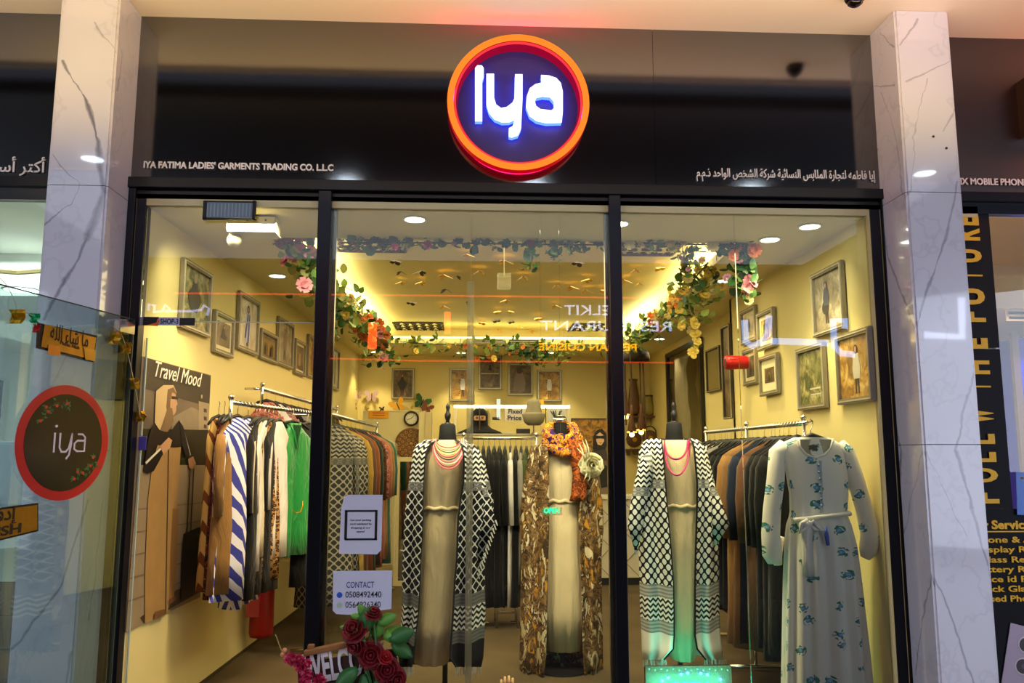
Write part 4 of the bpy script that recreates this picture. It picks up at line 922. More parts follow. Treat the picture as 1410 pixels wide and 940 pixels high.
MB().tube([FP(1127, 722)+Vector((0, -.09, 0)), FP(1128, 735)+Vector((0, -.09, 0)), FP(1130, 748)+Vector((0, -.09, 0))], [.004, .012, .009], 8).build('tassel', M((90, 120, 200), .7), fd, True)
hg = empty('clothes_hanger', (q.x, YF, q.z), 'wide black velvet hanger in the white floral dress', 'hanger')
MB().tube([FP(1116, 577), FP(1119, 580), FP(1119, 585), FP(1116, 592), FP(1116, 600)], .003, 6).build('hook', CHROME, hg)
MB().tube([FP(1094, 612)+Vector((0, -.02, 0)), FP(1100, 605)+Vector((0, -.02, 0)), FP(1116, 599)+Vector((0, -.02, 0)), FP(1132, 605)+Vector((0, -.02, 0)), FP(1139, 612)+Vector((0, -.02, 0))], .014, 8).build('arms', BLACK, hg, True)
MB().tube([FP(1095, 613)+Vector((0, -.03, 0)), FP(1138, 613)+Vector((0, -.03, 0))], .006, 6).build('bar', BLACK, hg, True)
MB().tube([FP(1119, 580), Vector((1.88, .33, 1.578))], .004, 6).build('link', CHROME, hg)
# ---------------------------------------------------------------- mannequins
def mannequin(label, px, pytop, py_sh, Y, cap=BLACK, neckw=13.5, finial=True):
    s = 1130/(Y+4.2); c = P(px, py_sh, Y=Y); top = P(px, pytop, Y=Y).z
    r = empty('mannequin', (c.x, Y, 0), label, 'mannequin'); w_ = neckw/s; zs = c.z
    neck_top = P(px, pytop+(28 if finial else 0), Y=Y).z
    MB().lathe([(.02, 1.0), (.09, 1.02), (.105, 1.1), (.09, 1.18), (.105, 1.32), (.115, zs-.1), (.10, zs-.05), (w_*1.35, zs-.02), (w_*1.05, zs+.015), (w_*.98, zs+.05), (w_*.86, zs+.1), (w_*.80, neck_top-.012), (w_*.6, neck_top), (.005, neck_top+.002)], (c.x, Y, 0), 24, sy=.8).build('torso_form', NT('black_jersey').base((16, 16, 18)).set(.75, spec=.3), r, True)
    MB().lathe([(.001, neck_top+.008), (w_*.3, neck_top+.006), (w_*.36, neck_top), (w_*.36, neck_top-.004)][::-1], (c.x, Y, 0), 20, sy=.8).build('neck_cap', cap, r, True)
    if finial: MB().lathe([(.012, neck_top), (.011, neck_top+.02), (.017, neck_top+.034), (.019, neck_top+.052), (.011, neck_top+.066), (.009, neck_top+.078), (.013, neck_top+.095), (.011, neck_top+.11), (.002, top)], (c.x, Y, 0), 14).build('finial', BLACK, r, True)
    MB().lathe([(.015, .03), (.015, 1.02)], (c.x, Y, 0), 10).build('pole', BLACK, r, True)
    MB().lathe([(.17, 0), (.17, .012), (.03, .03), (.02, .05)], (c.x, Y, 0), 28).build('base', BLACK, r)
    return r, c
def dress(label, Y, rows_px, ywaist, parent=None):
    c0 = P((rows_px[0][1]+rows_px[0][2])/2, rows_px[0][0], Y=Y); r = empty('linen_dress', (c0.x, Y, 0), label, 'dress')
    rows, uvs = [], []; n = 48; L = len(rows_px)
    for i, (y, xl, xr) in enumerate(rows_px):
        e_ = 0 if i == 0 or y > 870 else 8
        a, b = P(xl-e_, y, Y=Y), P(xr+e_, y, Y=Y); hw = (b.x-a.x)/2; cx_ = (a.x+b.x)/2; z = (a.z+b.z)/2
        k = 0 if y < ywaist-25 else .5 if y < ywaist+8 else min(1, (y-ywaist)/90)*.35+.25
        th_ = .12 if y < ywaist+30 else .112
        if i == 0: th_ = .05
        if i == 1: th_ = .09
        if abs(y-ywaist) < 6: th_ = .108
        rows.append([(cx_+hw*cos(2*pi*j/n), Y+th_*sin(2*pi*j/n)*(1+k*.10*sin(9*2*pi*j/n+i*.1)+k*.05*sin(17*2*pi*j/n)), z) for j in range(n)]); uvs.append([(j/n*hw*4, 1.5-z) for j in range(n)])
    MB().grid(rows, uvs, closed=True).build('dress_body', BEIGE, r, True, solid=.004)
    w0 = [q for q in rows_px if abs(q[0]-ywaist) < 6][0]; a, b = P(w0[1]-8, ywaist-1, Y=Y), P(w0[2]+8, ywaist, Y=Y)
    n = 40; mb = MB(); cx_ = (a.x+b.x)/2; hw = (b.x-a.x)/2
    mb.tube([(cx_+(hw+.004)*cos(2*pi*j/n), Y+.112*sin(2*pi*j/n), a.z+.006*sin(11*2*pi*j/n)) for j in range(n)], .013, 6, closed=True).build('gathered_waist', BEIGE, r, True)
    return r
def robe(label, Y, rows_px, mt, edge=None, fringe=None, name='open_robe', cat='robe', th=.135, tassel=True):
    """open robe: rows (y, outer left, inner left, inner right, outer right)"""
    r = empty(name, (P(rows_px[0][2], 650, Y=Y).x, Y, 0), label, cat); rows, uvs = [], []; L = len(rows_px); z0 = None
    for i, (y, ol, il, ir, orr) in enumerate(rows_px):
        A_, B_, C_, D_ = [P(x, y, Y=Y) for x in (ol, il, ir, orr)]; z = B_.z; z0 = z0 or z
        f = i/(L-1); amp = .035*min(1, f*2.2); row, uu = [], []; tt = th*(.45 if i == 0 else .8 if i == 1 else 1)
        nf = 14; u = 0
        for j in range(nf+1):
            s = j/nf; yy = Y-tt*cos(s*pi/2)-amp*sin(s*9+f*1.2); g_ = P(il+(ol-il)*s, y, Y=yy); x, zz = g_.x, g_.z
            row.append((x, yy, zz)); uu.append((abs(A_.x-B_.x)*s*1.1, z0-zz))
        for j in range(1, 16):
            s = j/16; row.append((A_.x+(D_.x-A_.x)*s, Y+tt*.9*sin(s*pi)+amp*.8*sin(s*20), z)); uu.append((1+s*(D_.x-A_.x), z0-z))
        for j in range(nf+1):
            s = 1-j/nf; yy = Y-tt*cos(s*pi/2)-amp*sin(s*9+2+f); g_ = P(ir+(orr-ir)*s, y, Y=yy); x, zz = g_.x, g_.z
            row.append((x, yy, zz)); uu.append((3-abs(D_.x-C_.x)*s*1.1, z0-zz))
        rows.append(row); uvs.append(uu)
    MB().grid(rows, uvs).build('robe_cloth', mt, r, True, solid=.005)
    if edge:
        for k in (0, -1): MB().tube([rw[k] for rw in rows], .006, 6).build('front_edging', edge, r, True)
    if tassel:
        mb = MB(); last = rows[-1]
        for j in list(range(0, 15))+list(range(len(last)-15, len(last))):
            q = Vector(last[j])
            for m_ in range(2):
                e = Vector((random.uniform(-.008, .008)+m_*.008, 0, 0)); mb.tube([q+e, q+e*1.6+Vector((0, 0, -.03-random.random()*.02))], [.003, .002], 4)
        mb.build('fringe', fringe, r, kind='stuff')
    return r, rows
FR1 = CL((180, 180, 176), .1)
# mannequin one
mannequin('black mannequin left of centre wearing the dark checked robe', 616, 555, 622, .70)
dress('beige sleeveless dress on the left mannequin', .70, [(606, 597, 637), (616, 589, 639), (630, 585, 640), (655, 584, 639), (680, 585, 634), (700, 587, 630), (720, 585, 631), (760, 581, 630), (810, 577, 628), (860, 574, 624), (911, 571, 617)], 700)
_, rw1 = robe('dark checked open robe with fringe on the left mannequin', .70, [(606, 586, 603, 627, 640), (612, 574, 592, 636, 652), (622, 569, 586, 638, 661), (640, 567, 584, 639, 668), (665, 563, 583, 638, 674), (690, 560, 582, 634, 679), (713, 557, 582, 631, 680), (740, 556, 581, 630, 672), (770, 555, 579, 629, 667), (802, 554, 578, 626, 667), (843, 554, 576, 624, 668), (870, 551, 573, 622, 667), (905, 549, 570, 620, 665), (918, 551, 566, 628, 662)], KD, CL((30, 30, 34)), FR1)
def wing(pts, Y, mt, parent_label, r, fr, y0=606, yo=0.):
    pp = [P(x, y, Y=Y+yo) for x, y in pts]; n = len(pp)
    mb = MB(); top = pp[0]
    mb.grid([[pp[0].lerp(pp[-1], 0)+Vector((0, 0, 0)), pp[0]]]+[[pp[n-k], pp[k]] for k in range(1, n//2+(0 if n % 2 == 0 else 1)) if n-k > k], [[(0, 0), (0, 0)]]+[[(pp[n-k].x, 1.45-pp[n-k].z), (pp[k].x, 1.45-pp[k].z)] for k in range(1, n//2+(0 if n % 2 == 0 else 1)) if n-k > k])
    o = mb.build('sleeve_drape', mt, r, True, solid=.006)
    return o
r1 = bpy.data.objects['open_robe']
wing([(640, 612), (655, 630), (668, 665), (677, 697), (682, 714), (672, 745), (660, 778), (652, 740), (648, 700), (645, 660)], .62, KD, '', r1, FR1)
mb = MB()
for t in range(14):
    a = P(682-t*1.9, 716+t*5.6, Y=.62); mb.tube([a, a+Vector((.012, -.01, -.03))], [.006, .003], 5)
mb.build('fringe', FR1, r1, kind='stuff')
# bead necklaces
def necklace(label, strands, Y, cats='necklace', r_=.0032):
    e = empty('bead_necklace', P(strands[0][0], strands[0][1], Y=Y), label, cats)
    for (xc, yt, w, d, mt, dy) in strands:
        pts = []
        for j in range(17):
            t = pi*j/16; x = xc-w*cos(t); y = yt+d*sin(t)**.8; pts.append(P(x, y, Y=Y-.06-dy*sin(t)))
        MB().tube(pts, r_, 6).build('strand', mt, e, True)
    return e
BC = [M(c, .4) for c in ((200, 60, 90), (230, 150, 160), (60, 110, 60), (236, 196, 130), (180, 30, 60), (40, 50, 70), (220, 110, 120), (240, 220, 200), (150, 40, 60), (216, 90, 110))]
necklace('layered necklace of many pink, green and cream bead strands on the left mannequin', [(617.5, 604, 17+k*.55, 12+k*3.3, BC[k % 10], .10+.012*k) for k in range(10)], .70)
# mannequin two
mannequin('black mannequin with metal neck cap wearing the leaf print robe', 772, 573, 640, 1.40, cap=CHROME, neckw=11, finial=False)
MB().lathe([(.047, 0), (.05, .015), (.047, .032), (.004, .036)], P(771, 582, Y=1.4), 24, sy=.8).build('neck_ferrule', CHROME, bpy.data.objects['mannequin.001'], True, label='chrome cap on the neck')
dress('beige sleeveless dress on the centre mannequin', 1.40, [(612, 760, 790), (628, 756, 797), (645, 755, 799), (665, 756, 797), (680, 757, 795), (690, 758, 793), (705, 756, 795), (740, 755, 798), (790, 754, 800), (840, 753, 801), (893, 752, 802)], 690)
r2, rw2 = robe('long brown leaf print robe with yellow accents on the centre mannequin', 1.40, [(608, 748, 760, 790, 800), (616, 732, 754, 797, 812), (632, 727, 755, 799, 818), (660, 722, 756, 798, 823), (690, 718, 756, 797, 829), (722, 716, 756, 797, 831), (760, 718, 755, 799, 828), (810, 718, 754, 801, 828), (860, 717, 753, 802, 829), (900, 716, 752, 803, 830), (945, 716, 748, 806, 830)], LEAFP, None, FR1, name='leaf_print_robe', tassel=False)
# scarf
sf = empty('neck_scarf', P(773, 610, Y=1.35), 'orange and purple patterned scarf wound round the centre mannequin neck', 'scarf')
def loop(xc, yc, w, h, r_, Y, dy, n=30, ph=0):
    return MB().tube([P(xc+w*cos(2*pi*j/n), yc+h*sin(2*pi*j/n)*(1 if sin(2*pi*j/n) > 0 else .45)+1.5*sin(5*2*pi*j/n+ph), Y=Y-dy*sin(2*pi*j/n)) for j in range(n)], [r_*(1+.22*sin(7*2*pi*j/n+ph)) for j in range(n)], 10, closed=True)
for k, a in enumerate(((772, 592, 20, 16, .030, .10), (774, 602, 21, 19, .036, .12), (775, 594, 17, 10, .026, .08), (777, 607, 17, 17, .03, .14))):
    m = loop(*a[:5], 1.38, a[5], ph=k)
    for i, q in enumerate(m.v): m.uv[i] = (q.x*1.5+k, q.z*1.5)
    m.build('scarf_fold', SCARFM, sf, True)
m = MB(); tl = [P(x, y, Y=1.22) for x, y in ((791, 605), (796, 630), (799, 655), (797, 680), (794, 690))]
m.grid([[t_+Vector((-.045, .02, 0)), t_+Vector((-.015, -.02, 0)), t_+Vector((.015, .01, 0)), t_+Vector((.045, -.01, 0))] for t_ in tl], [[(0, t_.z), (.03, t_.z), (.06, t_.z), (.1, t_.z)] for t_ in tl]); m.build('scarf_tail', blotch('rust_print', [(.0, (110, 50, 20)), (.5, (190, 100, 40)), (.6, (90, 40, 20)), (.7, (210, 140, 60))], 30, 1), sf, True, solid=.006)
# cream rose with ribbons
fr = empty('fabric_rose', P(814, 640, Y=1.15), 'large cream fabric rose pinned at the centre mannequin shoulder', 'flower'); c = P(814, 640, Y=1.19); MB().tube([c, c+Vector((0, .16, 0))], .004, 6).build('pin', CHROME, fr)
CRR = CL((226, 220, 180), .1)
def petal_ring(c, rad, n, sz, tilt, mt, parent, name='petal', ph=0, face=Vector((0, -1, 0))):
    for k in range(n):
        a = 2*pi*k/n+ph; u = Vector((cos(a), 0, sin(a))); v = Vector((-sin(a), 0, cos(a))); f = face
        rows = []
        for i in range(4):
            s = i/3; w_ = sz*(.45+.75*sin(pi*(.2+.6*s))); o = c+u*(rad*.25+s*sz*cos(tilt))+f*(s*sz*sin(tilt)*(1-.55*s))
            rows.append([o+v*w_*(j/3-.5)+f*(.25*sz*(abs(j/3-.5)**2)*(1.5)) for j in range(4)])
        MB().grid(rows).build(name, mt, parent, True, solid=.002)
for q, (n_, rad, ht) in enumerate(((3, .016, .03), (4, .03, .03), (5, .048, .022), (6, .066, .01), (7, .082, -.005))):
    for k in range(n_):
        t0 = 2*pi*k/n_+q*.7; rows = []
        for i in range(4):
            h = i/3; rr = rad*(.3+.7*sin(h*pi/2)); yy = -(ht+.02*(4-q)*h)-.012*h
            rows.append([c+Vector((cos(t0+x*pi/n_*1.3)*rr*(1+.08*sin(5*x+k)), yy+.01*abs(x), sin(t0+x*pi/n_*1.3)*rr)) for x in (-1, -.5, 0, .5, 1)])
        MB().grid(rows).build('petal', CRR, fr, True, solid=.0015)
for k, (x, y, x2, y2) in enumerate(((808, 650, 803, 662), (812, 652, 809, 664), (804, 630, 797, 610), (808, 628, 802, 606), (806, 632, 794, 616), (811, 628, 806, 604))):
    MB().tube([P(x, y, Y=1.15), P((x+x2)/2+1.5, (y+y2)/2, Y=1.13), P(x2, y2, Y=1.15)], [.004, .005, .001], 6).build('ribbon', CRR, fr, True)
# mannequin three
mannequin('black mannequin right of centre wearing the white checked robe', 929, 553, 620, .75)
dress('beige sleeveless dress on the right mannequin', .75, [(606, 911, 953), (616, 910, 957), (630, 912, 958), (655, 915, 960), (680, 917, 960), (697, 919, 959), (715, 918, 960), (760, 920, 960), (810, 921, 958), (860, 922, 957), (905, 923, 955)], 697)
r3, rw3 = robe('white checked open robe with black net pattern on the right mannequin', .75, [(604, 893, 911, 950, 957), (609, 886, 911, 954, 965), (618, 881, 912, 956, 972), (640, 878, 914, 958, 978), (665, 877, 916, 960, 984), (693, 877, 918, 960, 988), (722, 878, 921, 959, 990), (760, 880, 924, 958, 989), (802, 881, 927, 957, 990), (843, 882, 928, 957, 990), (875, 884, 928, 957, 992), (893, 884, 927, 960, 994), (908, 886, 914, 972, 995)], KW, BLK, FR1, name='checked_robe')
wing([(955, 612), (968, 628), (983, 665), (995, 695), (1004, 722), (1000, 735), (985, 752), (978, 720), (972, 690), (964, 650)], .66, KW, '', r3, FR1)
wing([(912, 612), (884, 628), (874, 662), (868, 695), (864, 722), (866, 745), (876, 765), (884, 730), (890, 690), (900, 650)], .66, KW, '', r3, FR1)
necklace('magenta rope necklace in two loops on the right mannequin', [(931, 606, 16, 26, M((170, 30, 90), .4), .17), (932, 606, 17, 48, M((170, 30, 90), .4), .2)], .75, r_=.006)
# ================================================================ framed photographs
FRM = M((150, 142, 122), .4, .5, var=.15, vs=30, name='pewter_frame'); FRD = M((70, 58, 44), .5, name='dark_frame'); MATB = M((232, 222, 180), .7, name='cream_mount')
def artm(name, cs, sc=6, seed=0):
    t = NT(name); n = t.noise(sc, 5, .65, dist=.8); g = t.noise(sc*.45, 2)
    t.base(t.mix(g.gt(.53)*.55, t.ramp(n, [(.25, cs[0]), (.42, cs[1]), (.52, cs[2]), (.68, cs[3])]), cs[1])); return t.set(.35, spec=.6)
GARD = artm('garden_print', [(30, 34, 20), (84, 90, 44), (150, 140, 80), (200, 190, 130)], 14)
AUT = artm('autumn_print', [(60, 44, 18), (140, 100, 30), (196, 150, 60), (226, 200, 130)], 12)
STRE = artm('street_print', [(70, 64, 50), (130, 118, 92), (170, 158, 130), (206, 196, 170)], 9)
DIMP = artm('brown_print', [(40, 32, 22), (84, 68, 44), (120, 98, 66), (150, 130, 96)], 9)
SNOW = artm('pale_print', [(120, 110, 92), (190, 176, 150), (220, 208, 184), (235, 228, 206)], 8)
def ell(cx, cy, rx, ry, n=14): return [(cx+rx*cos(2*pi*k/n), cy+ry*sin(2*pi*k/n)) for k in range(n)]
FIGS = {'robe': [((.3, .2), 'c'), None],
}
def figure(kind, c1, c2, cx=.5, y0=.12, h=.72):
    """flat printed figure in unit coordinates: list of (polygon, colour)"""
    s = h; w = h*.16; H_ = lambda p: [(cx+x*s, y0+y*s) for x, y in p]
    head = H_(ell(0, .91, .055, .075)); sk = (186, 140, 104)
    if kind == 'robe': return [(H_([(-.13, .06), (.13, .06), (.17, .45), (.11, .8), (0, .86), (-.11, .8), (-.17, .45)]), c1), (H_(ell(0, .9, .08, .1)), c2), (H_(ell(0, .895, .04, .055)), sk), (H_([(-.06, 0), (-.01, 0), (-.01, .08), (-.06, .08)]), c2), (H_([(.02, 0), (.07, 0), (.06, .08), (.02, .08)]), c2)]
    if kind == 'coat': return [(H_([(-.08, 0), (-.02, 0), (0, .3), (.03, 0), (.09, 0), (.08, .35), (-.08, .35)]), c2), (H_([(-.12, .3), (.12, .3), (.16, .5), (.1, .8), (-.1, .8), (-.16, .5)]), c1), (H_(ell(0, .89, .075, .095)), c2), (H_(ell(0, .89, .042, .06)), sk)]
    if kind == 'wide': return [(H_([(-.1, 0), (-.03, 0), (0, .25), (.04, 0), (.1, 0), (.09, .3), (-.09, .3)]), c2), (H_([(-.12, .25), (.12, .25), (.3, .5), (.24, .62), (.12, .7), (.08, .82), (-.08, .82), (-.12, .7), (-.3, .56), (-.26, .46)]), c1), (H_(ell(0, .9, .075, .095)), c2), (H_(ell(0, .89, .042, .06)), sk)]
    if kind == 'bag': return [(H_([(-.06, 0), (-.01, 0), (0, .25), (.03, 0), (.08, 0), (.08, .3), (-.08, .3)]), c2), (H_(ell(-.04, .38, .17, .17)), c2), (H_([(-.1, .42), (.11, .42), (.15, .55), (.09, .82), (-.08, .82), (-.14, .6)]), c1), (H_(ell(0, .9, .075, .095)), c1), (H_(ell(.0, .88, .04, .05)), sk)]
    if kind == 'bench': return [(H_([(-.4, .1), (.45, .1), (.45, .14), (-.4, .14)]), c1), (H_([(-.4, .3), (.45, .3), (.45, .36), (-.4, .36)]), c1), (H_([(-.36, 0), (-.32, 0), (-.32, .12), (-.36, .12)]), c1), (H_([(.38, 0), (.42, 0), (.42, .12), (.38, .12)]), c1)]
    if kind == 'sit': return [(H_([(-.3, .15), (.25, .1), (.3, .3), (.12, .4), (.1, .65), (-.12, .65), (-.18, .4)]), c1), (H_(ell(0, .76, .1, .11)), c2), (H_(ell(0, .75, .05, .065)), sk)]
    if kind == 'arch': return [(H_([(-.35, 0), (-.2, 0), (-.2, .6), (-.1, .75), (0, .8), (.1, .75), (.2, .6), (.2, 0), (.35, 0), (.35, 1), (-.35, 1)]), c2), (H_([(-.07, 0), (.07, 0), (.06, .5), (-.06, .5)]), c1), (H_(ell(0, .55, .04, .06)), c1)]
    return []
def framed(label, o, ux, uy, w_, h_, n, art, figs=(), fw=.03, mount=0, fm=None, name='framed_photograph', cat='picture', group=None):
    """frame with lower-left corner o, unit axes ux, uy, normal n toward the room"""
    r = empty(name, o, label, cat, group); fm = fm or FRM; d = .022
    o = Vector(o)+n*.004
    mb = MB()
    for (a, b, c_, e) in ((0, w_, 0, fw), (0, w_, h_-fw, h_), (0, fw, fw, h_-fw), (w_-fw, w_, fw, h_-fw)):
        mb.obox(o+ux*(a+b)/2+uy*(c_+e)/2+n*d/2, ux*(b-a)/2, uy*(e-c_)/2, n*d/2)
    fr_ = mb.build('frame', fm, r)
    m2 = MB()
    for (a, b, c_, e) in ((fw*.35, w_-fw*.35, fw*.35, fw*.6), (fw*.35, w_-fw*.35, h_-fw*.6, h_-fw*.35), (fw*.35, fw*.6, fw*.6, h_-fw*.6), (w_-fw*.6, w_-fw*.35, fw*.6, h_-fw*.6)):
        m2.obox(o+ux*(a+b)/2+uy*(c_+e)/2+n*(d+.002), ux*(b-a)/2, uy*(e-c_)/2, n*.003)
    m2.build('bead', M((200, 194, 172), .35, .5), fr_)
    x0, y0, x1, y1 = fw, fw, w_-fw, h_-fw; lv = .006
    if mount:
        MB().obox(o+ux*w_/2+uy*h_/2+n*lv, ux*(x1-x0)/2, uy*(y1-y0)/2, n*.002).build('mount', MATB, r); lv += .003
        x0 += mount; x1 -= mount; y0 += mount; y1 -= mount
    pr = MB().obox(o+ux*w_/2+uy*h_/2+n*lv, ux*(x1-x0)/2, uy*(y1-y0)/2, n*.0015).build('print', art, r)
    for k, (poly, c_) in enumerate(figs):
        q = [(x0+(x1-x0)*min(max(x, .01), .99), y0+(y1-y0)*min(max(y, .01), .99)) for x, y in poly]
        MB().prism(q, o+n*(lv+.0022+.0006*k), ux, uy, .0005 if (ux.cross(uy)).dot(n) > 0 else -.0005).build('printed_shape', M(c_, .4), pr)
    return r
UZ = Vector((0, 0, 1))
def wall_quad(tl, tr, br, bl, kind):
    if kind == 'L': f = lambda p: onL(*p)
    elif kind == 'B': f = lambda p: P(*p, Y=YB)
    else: f = lambda p: P(*p, X=kind)
    a, b, c_, d = map(f, (tl, tr, br, bl))
    l, r_ = ((a+d)/2, (b+c_)/2); zt, zb = (a.z+b.z)/2, (c_.z+d.z)/2
    l = Vector((l.x, l.y, zb)); r_ = Vector((r_.x, r_.y, zb)); w_ = (r_-l).length; ux = (r_-l).normalized(); n = -ux.cross(UZ) if False else ux.cross(UZ)
    return l, ux, w_, zt-zb, n
def pic(label, q, kind, art, figs=(), fw=.03, mount=0, **kw):
    l, ux, w_, h_, n = wall_quad(*q, kind); return framed(label, l, ux, UZ, w_, h_, n, art, figs, fw, mount, **kw)
DK = (26, 26, 28)
pic('large framed photo of a figure in black on the left wall, nearest the door', ((249.4, 356), (290, 377.5), (282, 464), (241.7, 450)), 'L', GARD, figure('wide', (40, 38, 38), (150, 148, 140), .45, .04, .9))
pic('small framed photo with cream mount right below the largest left wall picture', ((293.6, 426.5), (319.8, 438.3), (315.8, 492.3), (288, 484.6)), 'L', DIMP, figure('sit', DK, (60, 56, 50), .5, .2, .8), mount=.03)
pic('framed photo of a woman in a blue and white striped dress on the left wall', ((327.5, 401.2), (355.3, 416.7), (349.8, 489.2), (321, 480)), 'L', SNOW, figure('robe', (190, 196, 226), (50, 50, 80), .5, .05, .85)+[([(.34, .2), (.4, .2), (.5, .7), (.46, .72)], (60, 70, 140)), ([(.5, .12), (.56, .12), (.58, .7), (.54, .72)], (60, 70, 140))])
pic('small landscape framed photo of dark arches on the left wall', ((357.5, 452.2), (380, 463), (376.6, 501.5), (352.8, 492.3)), 'L', DIMP, figure('arch', (30, 26, 20), (150, 120, 60), .3, .1, .7)+figure('arch', (30, 26, 20), (150, 120, 60), .7, .1, .7))
pic('tall framed photo of a pale robed figure behind the arches picture', ((380.6, 436), (402.8, 447.5), (398.5, 508.6), (378, 500.6)), 'L', STRE, figure('coat', (130, 110, 100), (90, 74, 60), .5, .08, .8))
pic('narrow framed photo of a tan figure, sixth along the left wall', ((404.7, 466), (418.6, 472.8), (416, 518.5), (401.6, 513.9)), 'L', DIMP, figure('robe', (176, 140, 96), (60, 50, 40), .5, .1, .75), mount=.02)
pic('brown framed photo beside the first mullion on the left wall', ((422.3, 459.9), (436, 467.6), (434, 523), (420, 518)), 'L', AUT, figure('robe', (130, 90, 56), (90, 60, 40), .5, .1, .8))
pic('framed photo just past the first mullion on the left wall', ((456, 478), (466, 482), (463, 538), (453, 535)), 'L', SNOW, figure('coat', (120, 130, 120), (60, 60, 60), .5, .1, .8))
# right wall, going back
pic('large framed photo of a woman with a round dark bag, upper right wall', ((1118.8, 381.7), (1161.7, 356.8), (1169.4, 450.8), (1127, 464.6)), 2.125, STRE, figure('bag', (66, 72, 92), (36, 32, 34), .42, .1, .78))
pic('framed photo of a lady in pale coat walking among autumn trees', ((1154.8, 463), (1200.4, 449.4), (1209.6, 550.2), (1158.5, 558.4)), 2.125, AUT, figure('coat', (206, 198, 178), (66, 50, 40), .56, .06, .82))
pic('framed photo of a garden bench on the right wall', ((1097.5, 481.2), (1136.8, 471.6), (1143.6, 559.6), (1106, 566)), 2.125, GARD, figure('bench', (206, 206, 190), DK, .62, .12, .5))
pic('framed photo with cream mount, upper of two beside the wall corner', ((1046, 430), (1069.6, 423.2), (1069, 475.8), (1047, 485.5)), 2.125, AUT, figure('arch', (50, 30, 20), (60, 50, 36), .5, .1, .7), mount=.035)
pic('framed photo with cream mount, brightly lit and farthest up the corner', ((1022.6, 430), (1044, 418.2), (1044.7, 470), (1024.8, 474)), 2.15, SNOW, figure('coat', (40, 70, 120), (60, 40, 30), .5, .15, .7), mount=.03)
pic('framed photo with cream mount below the brightly lit one', ((1026, 481), (1044, 478.5), (1046, 528), (1027, 531)), 2.15, DIMP, figure('coat', (120, 50, 40), (40, 60, 40), .5, .1, .8), mount=.03)
pic('framed photo with wide cream mount and small print above the clothes rail', ((1048.5, 490), (1074.5, 487), (1075.7, 542), (1050.4, 545.5)), 2.125, DIMP, figure('arch', (40, 34, 24), (90, 76, 50), .5, .1, .8), mount=.06)
pic('tall narrow dim frame on the recessed wall beside the corner', ((995, 451), (1008, 445), (1012, 576), (1001, 577)), 2.15, DIMP, fm=FRD, fw=.02)
pic('dim olive framed picture right of the leaning mirror', ((974, 484), (993.5, 474), (995, 537.5), (977, 540)), 2.335, M((150, 132, 70), .4, var=.15), fm=FRD, fw=.02)
# back wall
pic('framed photo of a figure in a dark cape on the back wall, leftmost', ((539, 507), (570.5, 507), (571, 549.5), (540, 549.5)), 'B', DIMP, figure('wide', (46, 44, 40), (80, 50, 50), .45, .05, .85))
pic('framed photo of a figure in white top and brown trousers on the back wall', ((619, 507), (652, 507), (652.5, 552.5), (619.5, 552.5)), 'B', AUT, figure('coat', (220, 220, 225), (70, 44, 34), .55, .08, .8))
q_ = ((658.5, 490.5), (691, 490.5), (691, 536.5), (659, 536.5)); pic('framed double photo on the back wall, left of the glass joint', q_, 'B', DIMP, figure('sit', DK, DK, .5, .55, .35)+[([(.03, .46), (.97, .46), (.97, .5), (.03, .5)], (180, 170, 140))])
pic('framed photo of a reclining grey figure on the back wall, right of the glass joint', ((699, 500), (734, 500.5), (734, 544.5), (699.5, 544.5)), 'B', DIMP, [([(.15, .1), (.7, .06), (.75, .4), (.6, .75), (.3, .8), (.2, .5)], (140, 122, 112)), (ell(.45, .82, .14, .12), (70, 60, 54))])
pic('framed photo of a woman in a white jacket among yellow leaves', ((739, 509), (773, 509.5), (773, 553), (740, 553)), 'B', AUT, figure('coat', (228, 226, 220), (96, 76, 70), .5, .08, .82))
# travel poster
tl, tr, br, bl = (199, 489), (289, 518.5), (274, 822), (165, 873)
l, ux, w_, h_, n = wall_quad(tl, tr, br, bl, 'L')
po = empty('travel_poster', l, 'tall poster headed Travel Mood of a hooded traveller with black suitcase', 'poster'); o = l+n*.003
skym = NT('poster_dusk'); z_ = skym.xyz('Object')[2]
skym.base(skym.mix(skym.noise(5, 4), (74, 62, 52), (128, 112, 92))); skym = skym.set(.35, spec=.5)
MB().obox(o+ux*w_/2+UZ*h_/2, ux*w_/2, UZ*h_/2, n*.0025).build('paper', skym, po)
def pp(px, py): q = onL(px, py)-l; return (q.dot(ux), q.z)
lv = [0]
def pposter(name, pts, c_, var=0, lb=None, px=True, mt=None):
    lv[0] += 1; q = [pp(*a) for a in pts] if px else pts
    q = [(min(max(x, .002), w_-.002), min(max(y, .002), h_-.002)) for x, y in q]
    return MB().prism(q, o+n*(.0025+.0004*lv[0]), ux, UZ, .0004 if ux.cross(UZ).dot(n) > 0 else -.0004).build(name, mt or M(c_, .35, var=var, vs=12), po, label=lb)
pposter('dark_sky', [(199, 489), (289, 518), (289, 560), (198, 535)], (66, 56, 48), .2)
pposter('hazy_hill', [(235, 575), (262, 560), (289, 572), (289, 600), (235, 600)], (150, 134, 110), .15)
pposter('building', [(272, 552), (289, 556), (288, 600), (272, 598)], (168, 152, 124), .1)
for k in range(3): pposter('building_window', [(279, 562+k*11), (283, 563+k*11), (283, 568+k*11), (279, 567+k*11)], (70, 60, 50))
pposter('hedge', [(192, 590), (288, 592), (286, 640), (190, 640)], (44, 46, 26), .4)
pposter('pavement', [(188, 640), (286, 640), (274, 822), (165, 873)], (158, 138, 108), .12)
for k in range(5): pposter('paving_line', [(186-k*4, 700+k*32), (282-k*2, 690+k*25), (282-k*2, 692+k*25), (186-k*4, 702+k*32)], (120, 102, 78))
pposter('shadow', [(190, 850), (240, 812), (272, 800), (272, 815), (196, 860)], (70, 54, 36))
